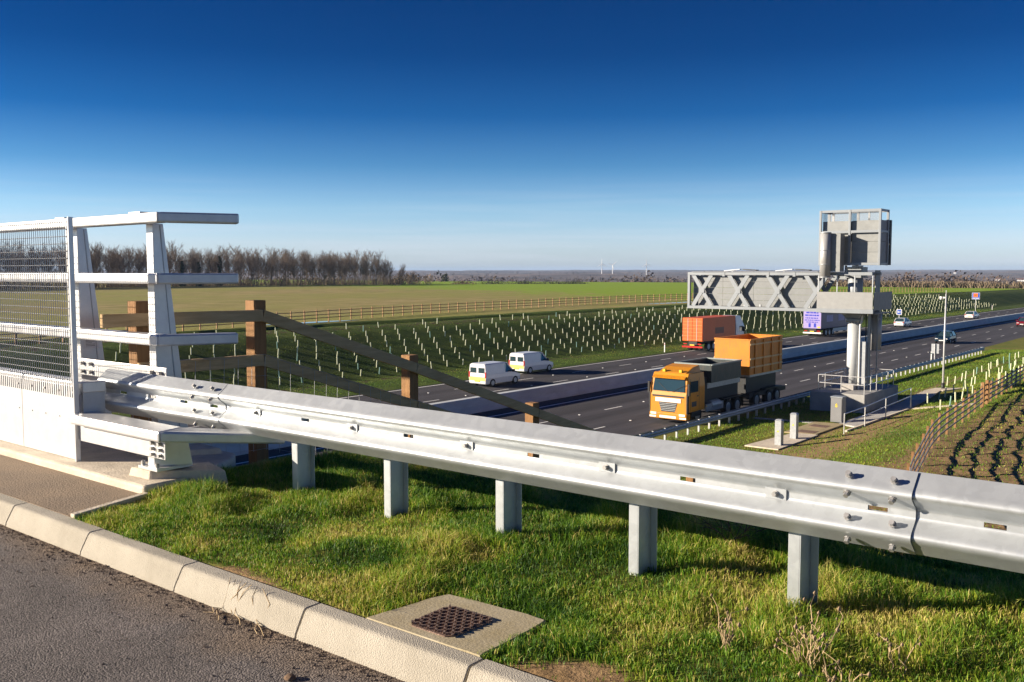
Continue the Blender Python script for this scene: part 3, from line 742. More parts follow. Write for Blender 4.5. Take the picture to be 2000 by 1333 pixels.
# ================================================================== sign gantry
PG = M['paint_grey']; PL = M['paint_light']
gn = thing('sign_gantry', 'grey cantilever sign gantry with cross-braced arm reaching over the motorway', 'sign gantry', (-20.9, 61.4, -7.4))
MB().box(-22.6, -19.15, 58.3, 65.0, -7.7, -6.10).build('concrete_base', mat('base_concrete', (.36, .355, .34), .85, 0, .18, 1.2, .3, 20), gn, bevel=.03)
def cyl(name, x, y, z0, z1, r, m_, n_=32, r1=None): return MB().tube((x, y, z0), (x, y, z1), r, r1, n_).build(name, m_, gn, smooth=False)
def shade_smooth(o):
    o.data.polygons.foreach_set('use_smooth', [len(p.vertices) == 4 for p in o.data.polygons]); return o
CX, CY = -20.93, 61.3
shade_smooth(cyl('column', CX, CY, -6.1, -1.75, .405, mat('column_paint', (.50, .52, .53), .5, .0, .05, 1), 40))
fl = shade_smooth(cyl('flange', CX, CY, -1.75, -1.50, .53, PG, 32))
for i in range(16):
    a = 2 * math.pi * i / 16; attach(MB().tube((CX + .48 * math.cos(a), CY + .48 * math.sin(a), -1.82), (CX + .48 * math.cos(a), CY + .48 * math.sin(a), -1.752), .035, n=6).build('flange_bolt', M['steel_bolt']), fl)
MB().loft([[(CX + sx * w, CY + sy * w, z) for sx, sy in ((-1, -1), (1, -1), (1, 1), (-1, 1))] for z, w in ((-1.5, .42), (-1.07, .75))]).build('corbel', PG, gn)
shade_smooth(cyl('upper_column', CX, CY, -1.06, 1.75, .46, M['paint_grey'], 32))
MB().box(CX - .55, CX + .60, CY - .5, CY + .5, 1.1, 1.80).build('column_head', M['paint_grey'], gn, bevel=.02)
MB().hexa([(-22.3, 61.0, 1.0), (-21.4, 61.0, 1.0), (-21.4, 61.6, 1.0), (-22.3, 61.6, 1.0)], [(-22.3, 61.0, 1.06), (-21.4, 61.0, 1.6), (-21.4, 61.6, 1.6), (-22.3, 61.6, 1.06)]).build('gusset', PG, gn)
# arm: chords, end posts, X braces
for y in (59.3, 60.95):
    MB().box(-31.95, -19.2, y - .10, y + .10, 1.27, 1.47).build('top_chord', PG, gn, bevel=.01)
    MB().box(-31.95, -19.2, y - .10, y + .10, -1.07, -.87).build('bottom_chord', PG, gn, bevel=.01)
    MB().box(-31.95, -31.77, y - .09, y + .09, -.869, 1.269).build('end_post', PG, gn, bevel=.008)
    for xc in (-30.85, -28.15, -25.35, -22.75):
        for s_ in (-1, 1):
            MB().bar((xc - .70 * s_, y - .012 * s_, -.88), (xc + .70 * s_, y - .012 * s_, 1.28), .27, .07, (0, 1, 0)).build('diagonal_brace', PG, gn)
for xc in np.arange(-31.86, -19.5, 2.05):
    MB().box(xc - .05, xc + .05, 59.41, 60.84, 1.30, 1.42).build('cross_member', PG, gn)
    MB().box(xc - .05, xc + .05, 59.41, 60.84, -1.02, -.92).build('cross_member', PG, gn)
# grey screen panels behind the braces
pw_ = 2.26
for i in range(4):
    for j in range(5):
        x0 = -31.70 + i * pw_; z0 = -.86 + j * .42
        MB().box(x0 + .008, x0 + pw_ - .008, 59.60 + .004 * ((i + j) % 2), 59.62 + .004 * ((i + j) % 2), z0 + .006, z0 + .414).build('screen_panel', M['paint_light'], gn)
for xc in (-29.2, -26.0, -24.2):
    MB().box(xc - .09, xc + .09, 59.18, 59.195, 1.18, 1.50).build('splice_plate', PG, gn)
# walkway box round the column
MB().box(-22.56, -19.05, 58.96, 59.0, -.84, .22).build('walkway_screen', mat('pale_perforated_screen', (.29, .295, .295), .55, .2, .08, 3), gn)
MB().box(-22.58, -19.0, 58.90, 59.06, -1.10, -.842).build('walkway_edge', PG, gn, bevel=.01)
MB().box(-19.04, -19.0, 59.065, 62.6, -.9, .22).build('walkway_screen', M['mesh_grey'], gn)
MB().box(-22.5, -19.06, 59.5, 62.6, -1.16, -1.10).build('walkway_floor', M['mesh_grey'], gn)
for x in (-22.5, -21.3, -20.2, -19.1): MB().box(x - .03, x + .03, 59.005, 59.065, -.84, 1.26).build('stanchion', M['galv_dull'], gn)
MB().box(-19.8, -19.74, 61.6, 62.5, -.9, 1.6).build('stanchion_panel', M['mesh_grey'], gn)
# ladder cages
c1 = cyl('ladder_cage', -22.0, 59.0 - .25, 1.12, 3.98, .33, mat('ladder_cage_steel', (.40, .40, .40), .5, .2, .12, 2, stretch=(3, 3, .5)), 24); shade_smooth(c1)
for z in (1.12, 1.93, 2.82, 3.9): attach(shade_smooth(MB().tube((-22.0, 58.75, z), (-22.0, 58.75, z + .06), .345, n=24).build('hoop', M['galv_dull'])), c1)
MB().box(-21.9, -21.1, 58.85, 59.6, 1.5, 3.9).build('cage_housing', M['mesh_grey'], gn)
c2 = shade_smooth(cyl('ladder_cage', -20.02, 62.75, -3.66, -1.17, .36, c1.data.materials[0], 24))
for z in (-3.66, -2.6, -1.6): attach(shade_smooth(MB().tube((-20.02, 62.75, z), (-20.02, 62.75, z + .06), .375, n=24).build('hoop', M['galv_dull'])), c2)
for dx in (-.22, .22): MB().box(-20.0 + dx - .03, -20.0 + dx + .03, 62.3, 62.36, -6.1, -1.2).build('ladder_stile', M['paint_grey'], gn)
MB().path([(-20.46, 61.0, -6.1), (-20.46, 61.0, -2.0), (-20.40, 61.1, -1.6), (-20.40, 61.2, -1.15)], .06, 8).build('cable_duct', M['plate_white'], gn)
MB().box(-20.40, -20.10, 61.05, 61.3, -6.0, -3.0).build('cable_tray', M['galv_dull'], gn)
MB().box(-20.10, -19.98, 61.35, 61.5, -6.1, -1.2).build('cable_tray', M['paint_grey'], gn)
MB().box(-21.35, -20.55, 60.3, 60.75, -6.10, -5.72).build('base_box', M['conc'], gn)
# sign housing seen from behind
X0, X1, Y0, Y1, Z0, Z1 = -22.72, -18.98, 59.75, 61.25, 1.90, 5.40
for x in (X0, (X0 + X1) / 2, X1):
    for y in (Y0, Y1): MB().box(x - .07, x + .07, y - .07, y + .07, Z0, Z1).build('housing_post', PG, gn, bevel=.008)
for y in (Y0, Y1):
    for z in (Z0 + .09, 4.02, Z1 - .07): MB().box(X0 + .071, X1 - .071, y - .05, y + .05, z - .075, z + .075).build('housing_rail', PG, gn)
for x in (X0, X1):
    for z in (Z0 + .09, 4.02, Z1 - .07): MB().box(x - .05, x + .05, Y0 + .071, Y1 - .071, z - .07, z + .07).build('housing_rail', PG, gn)
for k in range(2):
    xa = X0 + .08 + k * 1.87; xb = xa + 1.71
    for z0, z1 in ((2.07, 2.72), (2.735, 3.38), (3.395, 3.94), (4.1, 4.72)):
        MB().box(xa, xb, 59.93, 59.95, z0, z1).build('housing_panel', M['mesh_grey'], gn)
for z0, z1 in ((2.07, 2.72), (2.735, 3.38), (3.395, 3.94), (4.1, 4.72)): MB().box(X1 - .03, X1 - .01, Y0 + .08, Y1 - .08, z0, z1).build('housing_panel', M['mesh_grey'], gn)
MB().box(X0 + .3, X0 + .45, 60.9, 61.0, 4.0, 5.3).build('bracket', M['galv_dull'], gn); MB().box(-20.1, -20.0, 60.9, 61.0, 4.0, 5.3).build('bracket', M['galv_dull'], gn)
# wire guard round the open top of the housing
tg = bpy.data.materials.new('fine_wire_guard'); tg.use_nodes = True
nt = tg.node_tree; tr = nt.nodes.new('ShaderNodeBsdfTransparent'); mxs = nt.nodes.new('ShaderNodeMixShader'); mxs.inputs[0].default_value = .32
nt.nodes['Principled BSDF'].inputs['Base Color'].default_value = (.35, .36, .37, 1)
wv = nt.nodes.new('ShaderNodeTexNoise'); wv.inputs['Scale'].default_value = 40
nt.links.new(tr.outputs[0], mxs.inputs[1]); nt.links.new(nt.nodes['Principled BSDF'].outputs[0], mxs.inputs[2]); nt.links.new(mxs.outputs[0], nt.nodes['Material Output'].inputs['Surface'])
MB().box(X0 + .08, X1 - .08, 59.92, 59.922, 4.73, Z1 - .15).build('wire_guard', tg, gn)
MB().box(X0 - .1, X1 + .02, 61.75, 62.05, 1.92, 4.78).build('message_sign', M['black'], gn, bevel=.02)
MB().box(X1 - .5, X1 - .3, 61.3, 61.74, 2.6, 2.8).build('sign_bracket', M['galv_dull'], gn); MB().box(X1 - .5, X1 - .3, 61.3, 61.74, 4.3, 4.5).build('sign_bracket', M['galv_dull'], gn)
MB().box(-20.95, -20.65, 60.6, 61.9, 1.81, 1.9).build('housing_bearer', PG, gn); MB().box(-21.1, -21.0, 59.75, 59.9, 1.48, 1.9).build('housing_strut', PG, gn)
for xc in (-30.85, -28.15, -25.35): MB().box(xc - .17, xc + .17, 59.235, 59.262, .03, .37).build('gusset_plate', PG, gn)
for xc in np.arange(-31.2, -22.6, 1.13): MB().box(xc - .05, xc + .05, 59.57, 59.598, -.86, -.70).build('panel_clip', M['galv_dull'], gn)
MB().path([(-31.6, 59.15, 1.50), (-26.0, 59.16, 1.505), (-22.6, 59.15, 1.50), (-22.45, 59.3, 1.3)], .022, 6).build('conduit', M['galv_dull'], gn)
MB().path([(-20.3, 61.75, -6.0), (-20.32, 61.72, -1.2)], .035, 6).build('conduit', M['dark'], gn)
# slim lighting brackets lying on the arm
for xa in (-29.3, -25.6):
    MB().bar((xa, 59.6, 1.56), (xa + 1.2, 59.5, 1.66), .25, .05).build('lamp_bracket', M['galv_dull'], gn); MB().bar((xa + 1.1, 60.2, 1.66), (xa + 2.2, 60.0, 1.60), .3, .06).build('lamp_bracket', M['dark'], gn)
    MB().box(xa + .55, xa + .62, 59.5, 59.56, 1.47, 1.62).build('lamp_stem', M['galv_dull'], gn)

# railing on the base
rl = thing('guard_railing', 'galvanised tube railing standing round the gantry base', 'railing', (-20.5, 60, -6.1))
ring = [(-22.2, 64.4), (-22.2, 58.65), (-18.95 - .35, 58.65), (-19.3, 64.4)]
for a, b in ((0, 1), (1, 2), (2, 3), (3, 0)):
    A, B = ring[a], ring[b]
    for h in (1.05, .55): MB().tube((*A, -6.1 + h), (*B, -6.1 + h), .026, n=8).build('rail', M['galv_white'], rl)
    nseg = max(2, int(math.dist(A, B) / 1.1))
    for k in range(nseg):
        u = k / nseg; p = (A[0] + (B[0] - A[0]) * u, A[1] + (B[1] - A[1]) * u); MB().tube((*p, -6.12), (*p, -5.05), .024, n=8).build('post', M['galv_white'], rl)
# handrail up the path, with its concrete edging
hr = thing('handrail', 'white sloping tube handrail beside the concrete path at the gantry', 'handrail', (-17.1, 55, -6.9))
hp = [(-17.15, 49.1, -5.97), (-17.1, 52.2, -5.93), (-17.1, 55.8, -5.82), (-17.05, 60.5, -5.70)]
for x, y, z in hp: MB().tube((x, y, z), (x, y, float(near_z(x, y)) - .1), .030, n=8).build('post', M['galv_white'], hr)
for dz in (0, -.5): MB().path([(x, y, z + dz) for x, y, z in hp], .030, 8).build('rail', M['galv_white'], hr)
def slab(name, pts, h=.05, m_=None, skirt=.3):
    zs = [float(near_z(x, y)) for x, y in pts]
    mb = MB(); mb.loft([[(x, y, z - skirt) for (x, y), z in zip(pts, zs)], [(x, y, z + h) for (x, y), z in zip(pts, zs)]])
    o = mb.build(name, m_ or M['conc_plinth'], fix=True); o['kind'] = 'structure'; return o
slab('path_edging', [(-17.45, 50.0), (-17.30, 50.0), (-17.0, 60.4), (-17.15, 60.4)], .10)
slab('path', [(-18.9, 53.2), (-17.46, 52.0), (-17.16, 60.4), (-17.6, 66), (-18.9, 66)], .04, M['conc'])
slab('path', [(-17.1, 60.2), (-13.4, 60.6), (-13.4, 61.2), (-17.1, 60.9)], .06)
slab('path', [(-19.1, 66.0), (-17.6, 66.0), (-18.4, 72.5), (-19.4, 72.5)], .05)
slab('path', [(-19.4, 72.5), (-18.2, 72.5), (-17.2, 74.2), (-19.2, 74.2)], .05)
slab('cabinet_slab', [(-20.2, 43.6), (-18.35, 43.4), (-18.35, 48.6), (-19.7, 48.6)], .06)
slab('cabinet_slab', [(-20.25, 48.65), (-18.5, 48.65), (-18.5, 53.0), (-20.25, 53.0)], .065, mat('ochre_concrete', (.36, .29, .16), .85, 0, .2, 3))
slab('path', [(-24.0, 52.9), (-20.26, 52.6), (-20.26, 53.0), (-24.0, 53.3)], .05, M['conc'])
for x, y in ((-19.35, 51.5), (-19.2, 49.25)):
    ic = thing('chamber_cover', 'dark chequered chamber cover let into the concrete, ' + ('nearer the dark cabinet' if y > 50 else 'nearer the two grey pillars'), 'chamber cover', (x, y, -7.1))
    z = float(near_z(x, y)) + .068
    MB().box(x - .5, x + .5, y - .42, y + .42, z - .03, z + .012).build('frame', M['iron'], ic)
    mb = MB()
    for i in range(8):
        for j in range(7): mb.box(x - .45 + i * .118, x - .37 + i * .118, y - .38 + j * .112, y - .31 + j * .112, z + .0125, z + .022)
    mb.build('tread_plate', M['iron'], ic)
def tri_sign(parent, x, y, z, w, m_=None):
    MB().add([(x - w / 2, y, z), (x + w / 2, y, z), (x, y, z + w * .87)], [(0, 1, 2)]).build('warning_triangle', M['warn_yellow'], parent)
for x, y, h, w, lb in ((-18.80, 44.55, 1.28, .33, 'slim grey cabinet pillar with yellow warning triangle, nearest the guardrail'), (-18.96, 46.85, 1.32, .33, 'slim grey cabinet pillar with yellow warning triangle, nearer the chamber covers')):
    z0 = float(near_z(x, y)) + .06; p = thing('cabinet_pillar', lb, 'cabinet', (x, y, z0))
    MB().box(x - w / 2, x + w / 2, y - .16, y + .16, z0, z0 + h - .05).build('body', M['galv_dull'], p, bevel=.01)
    MB().hexa([(x - w / 2 - .02, y - .18, z0 + h - .049), (x + w / 2 + .02, y - .18, z0 + h - .049), (x + w / 2 + .02, y + .18, z0 + h - .049), (x - w / 2 - .02, y + .18, z0 + h - .049)],
              [(x - w / 2 + .04, y - .12, z0 + h + .02), (x + w / 2 - .04, y - .12, z0 + h + .02), (x + w / 2 - .04, y + .12, z0 + h + .02), (x - w / 2 + .04, y + .12, z0 + h + .02)]).build('cap', M['galv'], p)
    tri_sign(p, x, y - .163, z0 + h * .52, .12)
x, y = -19.15, 53.75; z0 = float(near_z(x, y)) + .05
cbn = thing('roadside_cabinet', 'tall dark grey roadside cabinet with a yellow warning sign', 'cabinet', (x, y, z0))
MB().box(x - .33, x + .33, y - .3, y + .35, z0, z0 + 1.42).build('body', mat('cabinet_paint', (.20, .205, .215), .55, .1, .06, 2), cbn, bevel=.015)
MB().box(x - .36, x + .36, y - .33, y + .38, z0 + 1.421, z0 + 1.49).build('roof', M['paint_grey'], cbn, bevel=.015)
MB().box(x - .30, x + .30, y - .312, y - .3005, z0 + .08, z0 + 1.36).build('door', mat('cabinet_door', (.215, .22, .23), .5, .1, .06, 2), cbn)
tri_sign(cbn, x + .0, y - .316, z0 + .98, .15); MB().box(x - .06, x + .06, y - .316, y - .3125, z0 + .88, z0 + .95).build('label', M['warn_yellow'], cbn)

# camera mast
mx_, my_ = -18.5, 73.6; z0 = float(near_z(mx_, my_))
ms = thing('camera_mast', 'tall slim white mast with a small camera on top beside the verge', 'mast', (mx_, my_, z0))
shade_smooth(MB().tube((mx_, my_, z0 - .1), (mx_, my_, -.15), .085, .05, 12).build('pole', mat('mast_paint', (.62, .63, .64), .4, .3, .05, 2), ms))
shade_smooth(MB().tube((mx_, my_, z0 - .1), (mx_, my_, z0 + .5), .12, .12, 12).build('root_sleeve', M['dark'], ms))
MB().box(mx_ - .32, mx_ - .02, my_ - .06, my_ + .06, -.45, -.36).build('camera_arm', M['plate_white'], ms)
shade_smooth(MB().tube((mx_ - .32, my_, -.55), (mx_ - .32, my_, -.32), .11, .13, 12).build('camera_dome', M['plate_white'], ms))
MB().tube((mx_, my_, -.15), (mx_, my_, .14), .02, n=6).build('aerial', M['plate_white'], ms)
# back of a sign on a post, marker posts
x, y = -24.8, 95.3; z0 = -7.4
sb = thing('road_sign', 'grey back of a small road sign on one post behind the safety barrier', 'road sign', (x, y, z0))
MB().tube((x, y, z0 - .2), (x, y, z0 + 1.98), .05, n=10).build('post', M['galv_white'], sb)
MB().box(x - .33, x + .36, y + .06, y + .075, z0 + 1.05, z0 + 1.98).build('plate', M['galv_dull'], sb, bevel=.01)
for h in (1.25, 1.75): MB().box(x - .30, x + .33, y + .045, y + .059, z0 + h, z0 + h + .05).build('channel', M['galv_dull'], sb)
for i, (x, y, lb) in enumerate(((-25.6, 97.2, 'white marker post with green top by the near safety barrier'), (-51.95, 91.2, 'white marker post on the far verge below the planted bank'), (-50.2, 240, 'small distant white marker post on the far verge'))):
    mk = thing('marker_post', lb, 'marker post', (x, y, -7.42))
    z0 = -7.42 if y < 95 or y > 200 else -7.42
    MB().box(x - .05, x + .05, y - .03, y + .03, z0, z0 + (1.05 if i else 1.1)).build('shaft', M['plate_white'], mk)
    MB().box(x - .052, x + .052, y - .032, y + .032, z0 + .86, z0 + .93).build('reflector', M['lamp_red'] if i else flat('green_reflector', (.02, .12, .08)), mk)
# blue signs on the far verge
M['sign_blue'] = flat('sign_blue', (.01, .07, .42), .45); M['sign_orange'] = flat('sign_orange', (.85, .18, .01), .45)
def vsign(name, lb, x, y, z0, zp0, zp1, w, inner, border):
    s_ = thing(name, lb, 'road sign', (x, y, z0))
    MB().tube((x, y + .06, z0 - .2), (x, y + .06, zp0 + .1), .055, n=10).build('post', M['plate_white'], s_)
    MB().box(x - w / 2, x + w / 2, y - .01, y + .005, zp0, zp1).build('plate', border, s_, bevel=.004)
    return s_
s1 = vsign('location_sign', 'small blue and white location sign on the far verge', -51.8, 175, -7.42, -6.28, -5.28, .92, None, M['plate_white'])
MB().box(-51.8 - .34, -51.8 + .34, 174.975, 174.985, -6.2, -5.36).build('panel', M['sign_blue'], s1)
MB().box(-51.8 - .20, -51.8 + .20, 174.965, 174.974, -5.95, -5.60).build('symbol', M['plate_white'], s1); MB().box(-51.8 - .08, -51.8 + .08, 174.955, 174.964, -6.0, -5.5).build('symbol', M['sign_blue'], s1)
s2 = vsign('refuge_sign', 'blue road sign with an orange square on the far verge', -51.3, 229, -7.42, -4.75, -3.26, 1.64, None, M['plate_white'])
MB().box(-51.3 - .76, -51.3 + .76, 228.965, 228.985, -4.70, -3.32).build('panel', M['sign_blue'], s2)
MB().box(-51.3 - .48, -51.3 + .40, 228.945, 228.964, -4.22, -3.42).build('symbol_ground', M['sign_orange'], s2)
tm = MB(); tm.box(-51.3 - .25, -51.3 + .12, 228.935, 228.944, -4.02, -3.90); tm.box(-51.3 - .27, -51.3 - .15, 228.935, 228.944, -3.90, -3.70); tm.box(-51.3 + .02, -51.3 + .14, 228.935, 228.944, -3.90, -3.75); tm.box(-51.3 - .1, -51.3 + .2, 228.935, 228.944, -3.66, -3.58)
tm.build('symbol', M['dark'], s2)
tm = MB()
for k in range(6): tm.box(-51.3 - .62 + k * .21 + (.06 if k > 2 else 0), -51.3 - .49 + k * .21 + (.06 if k > 2 else 0), 228.95, 228.964, -4.60, -4.38)
tm.build('lettering', M['plate_white'], s2)

# ================================================================== safety barrier beside the carriageway
sb = thing('safety_barrier', 'low galvanised safety barrier on white posts along the near carriageway edge', 'safety barrier', (-24.4, 70, -7.4))
pm_ = MB(); pm_.box(-.05, .05, -.055, -.048, -.2, .72); pm_.box(.043, .05, -.048, .055, -.2, .72); pmesh = pm_.mesh('post'); pmesh.materials.append(M['galv_white'])
def sbx(y): return -24.4 + float(curve(y))
for y in np.arange(28, 111, 1.25):
    o = bpy.data.objects.new('post', pmesh); COL.objects.link(o); o.location = (sbx(y), y, -7.4); attach(o, sb); o.matrix_parent_inverse = wmat(sb).inverted()
bp = [(.0, .31), (-.03, .27), (-.05, .22), (-.03, .185), (0, .155), (-.03, .125), (-.05, .08), (-.03, .04), (0, .0)]
M['galv_far'] = mat('barrier_zinc', (.34, .37, .40), .42, .6, .12, 2)
for sgn in (-1, 1):
    for a in np.arange(28, 110, 4.8):
        b = min(a + 4.8, 110.8); mb = MB(); n_ = len(bp)
        for y in (a, b):
            for px, pz in bp: mb.v.append((sbx(y) + sgn * .10 - sgn * px, y, -7.0 + pz))
        for i in range(n_ - 1): mb.f.append((i, i + 1, n_ + i + 1, n_ + i))
        o = mb.build('beam', M['galv_far'], sb); so = o.modifiers.new('Solidify', 'SOLIDIFY'); so.thickness = .01
MB().box(sbx(110.8) - .16, sbx(110.8) + .16, 110.7, 111.3, -7.05, -6.66).build('end_piece', M['galv_far'], sb, bevel=.03)
bm2 = MB()
for y in np.arange(28, 111, .42): bm2.box(sbx(y) + .155, sbx(y) + .17, y, y + .03, -6.73, -6.70)
bm2.build('beam_bolts', M['steel_bolt'], sb)

# ================================================================== vehicles (front towards local +y)
def lring(y, pts): return [(x, y, z) for x, z in pts]
def body_ring(y, w, zb, zm, zt, tw=.94): return lring(y, [(-w * .93, zb), (w * .93, zb), (w, zm), (w * tw, zt), (-w * tw, zt), (-w, zm)])
def part(root, mb, name, m_, smooth=False, bevel=0, fix=True, parent=None):
    o = mb.build(name, m_, None, smooth, bevel, fix); o.parent = parent or root; return o
def wheel(root, x, y, r, w=.22, rim=None):
    s_ = 1 if x > 0 else -1
    t = part(root, MB().tube((x - w / 2, y, r), (x + w / 2, y, r), r, n=20), 'wheel', M['rubber'])
    part(root, MB().tube((x + s_ * (w / 2 + .001), y, r), (x + s_ * (w / 2 + .012), y, r), r * .62, r * .55, n=16), 'rim', rim or M['galv_dull'], parent=t)
def car(label, paint, loc, rz, L=4.2, W=1.80, H=1.47):
    c = thing('car', label, 'car', loc, rz, None); f = L / 2; w = W / 2
    st = [(-f, .80, .35, .60, .72), (-f + .12, .90, .25, .62, .92), (-f + .8, 1.0, .22, .62, .95), (0, 1.0, .22, .60, .93), (f - 1.25, 1.0, .22, .60, .92), (f - .55, .98, .24, .58, .82), (f - .1, .88, .28, .52, .68), (f, .76, .34, .48, .58)]
    part(c, MB().loft([body_ring(y, w * k, zb, zm, zt) for y, k, zb, zm, zt in st]), 'body', paint, bevel=.04)
    cab_ = [(-f + .15, .84, .93), (-f + .62, .70, H - .05), (-f + 1.3, .72, H), (0.05, .72, H - .01), (f - 1.72, .70, H - .08), (f - .95, .84, .91)]
    gl = MB(); lo = []; hi = []
    b0 = [(-w * .86, -f + .16, .90), (w * .86, -f + .16, .90), (w * .86, f - 1.0, .90), (-w * .86, f - 1.0, .90)]
    t0 = [(-w * .68, -f + .66, H - .04), (w * .68, -f + .66, H - .04), (w * .68, f - 1.85, H - .04), (-w * .68, f - 1.85, H - .04)]
    part(c, gl.hexa(b0, t0), 'windows', M['glass'])
    t1 = [(-w * .70, -f + .60, H - .042), (w * .70, -f + .60, H - .042), (w * .70, f - 1.80, H - .042), (-w * .70, f - 1.80, H - .042)]
    t2 = [(-w * .62, -f + .78, H), (w * .62, -f + .78, H), (w * .62, f - 2.0, H), (-w * .62, f - 2.0, H)]
    part(c, MB().hexa(t1, t2), 'roof', paint, bevel=.02)
    for s_ in (-1, 1):
        for (ya, yb) in ((f - 1.0, f - 1.85), (-f + .16, -f + .64)): part(c, MB().bar((s_ * w * .865, ya, .92), (s_ * w * .69, yb, H - .03), .06, .07), 'pillar', paint)
        part(c, MB().bar((s_ * w * .875, -.15, .92), (s_ * w * .70, -.1, H - .03), .05, .09), 'pillar', paint)
        part(c, MB().box(s_ * w * .62 - .16, s_ * w * .62 + .16, f - .16, f - .02, .55, .67), 'headlight', M['lamp_white'], bevel=.02)
        part(c, MB().box(s_ * w * .74 - .13, s_ * w * .74 + .13, -f - .015, -f + .12, .72, .88), 'tail_light', M['lamp_red'], bevel=.02)
        part(c, MB().box(s_ * (w + .09) - .09, s_ * (w + .09) + .09, f - 1.25, f - 1.13, .93, 1.05), 'mirror', paint, bevel=.02)
        for y in (f - .82, -f + .78): wheel(c, s_ * (w - .11), y, .31, .21)
    part(c, MB().box(-.26, .26, -f - .025, -f - .005, .52, .63), 'number_plate', M['plate_yellow']); part(c, MB().box(-.26, .26, f + .005, f + .02, .36, .47), 'number_plate', M['plate_white'])
    part(c, MB().box(-w * .5, w * .5, f - .01, f + .012, .50, .58), 'grille', M['dark'])
    return c
def van(label, loc, rz, stripe):
    c = thing('van', label, 'van', loc, rz); L, W, H = 4.45, 1.85, 1.84; f = L / 2; w = W / 2; p_ = M['car_white']
    st = [(-f, .96, .32, .7, 1.0), (-f + .05, .99, .25, .7, 1.02), (f - 1.45, 1.0, .24, .7, 1.04), (f - .95, .99, .24, .66, .98), (f - .2, .92, .28, .58, .80), (f, .82, .34, .5, .66)]
    part(c, MB().loft([body_ring(y, w * k, zb, zm, zt, .97) for y, k, zb, zm, zt in st]), 'body', p_, bevel=.04)
    part(c, MB().loft([lring(y, [(-w * a, 1.0), (w * a, 1.0), (w * .86, zt - .08), (w * .76, zt), (-w * .76, zt), (-w * .86, zt - .08)]) for y, a, zt in ((-f + .01, .95, H - .06), (-f + .2, .96, H), (f - 2.1, .96, H - .01), (f - 2.05, .96, H - .02))]), 'load_bay', p_, bevel=.03)
    b0 = [(-w * .93, f - 2.04, 1.0), (w * .93, f - 2.04, 1.0), (w * .90, f - .95, .98), (-w * .90, f - .95, .98)]; t0 = [(-w * .80, f - 2.04, H - .08), (w * .80, f - 2.04, H - .08), (w * .74, f - 1.72, H - .10), (-w * .74, f - 1.72, H - .10)]
    part(c, MB().hexa(b0, t0), 'cab_windows', M['glass'])
    part(c, MB().hexa([(x, y, z + .001) for x, y, z in t0], [(x * .92, y, z + .06) for x, y, z in t0]), 'roof', p_)
    for s_ in (-1, 1):
        part(c, MB().bar((s_ * w * .915, f - .98, 1.0), (s_ * w * .76, f - 1.74, H - .08), .07, .09), 'pillar', p_)
        part(c, MB().box(s_ * w * .66 - .14, s_ * w * .66 + .14, f - .22, f - .04, .62, .78), 'headlight', M['lamp_white'], bevel=.02)
        part(c, MB().box(s_ * w * .90 - .06, s_ * w * .90 + .06, -f - .015, -f + .05, .75, 1.2), 'tail_light', M['lamp_red'])
        part(c, MB().box(s_ * (w + .1) - .1, s_ * (w + .1) + .1, f - 1.3, f - 1.15, 1.02, 1.22), 'mirror', M['black'])
        for y in (f - .85, -f + .8): wheel(c, s_ * (w - .11), y, .32, .21)
        if False: part(c, MB().box(s_ * (w + .004) - .003, s_ * (w + .004) + .003, -f + .1, f - 1.2, .52, .66), 'side_stripe', M['plate_yellow'])
        part(c, MB().box(s_ * w * .45 - .30, s_ * w * .45 + .30, -f - .012, -f - .002, 1.12, 1.52), 'rear_window', M['glass'])
    if stripe:
        part(c, MB().box(-w * .9, w * .9, -f - .006, -f - .001, .50, .80), 'rear_stripe', mat('soft_yellow', (.72, .50, .12), .5))
    part(c, MB().box(-.26, .26, -f - .03, -f - .007, .42, .53), 'number_plate', M['plate_yellow'])
    return c
def open_bin(root, name, x, y0, y1, z0, z1, m_, rim_m, ribs, t=.07, rib_m=None):
    b = part(root, MB().box(-x, x, y0, y1, z0, z0 + .08), name, m_)
    for s_ in (-1, 1):
        part(root, MB().box(s_ * x - (t if s_ > 0 else 0), s_ * x + (t if s_ < 0 else 0), y0, y1, z0 + .081, z1), 'side_wall', m_, parent=b)
        for z in ribs: part(root, MB().box(s_ * (x + .03) - .03, s_ * (x + .03) + .03, y0 + .02, y1 - .02, z - .05, z + .05), 'rib', rib_m or rim_m, parent=b)
        part(root, MB().box(s_ * (x - .01) - .06, s_ * (x - .01) + .06, y0, y1, z1, z1 + .08), 'rim', rim_m, parent=b)
    for y in (y0, y1 - t):
        part(root, MB().box(-x + t, x - t, y, y + t, z0 + .081, z1), 'end_wall', m_, parent=b); part(root, MB().box(-x + .06, x - .06, y - .02, y + t + .02, z1, z1 + .08), 'rim', rim_m, parent=b)
    return b
M['lorry_yellow'] = mat('yellow_lorry_paint', (.62, .245, .008), .38, 0, .06, 1.2); M['lorry_grey'] = mat('slate_tipper_paint', (.035, .047, .050), .5, .1, .2, 1.5)
M['bin_orange'] = mat('amber_bin_paint', (.64, .22, .004), .5, 0, .10, 1.5, .1, 10)
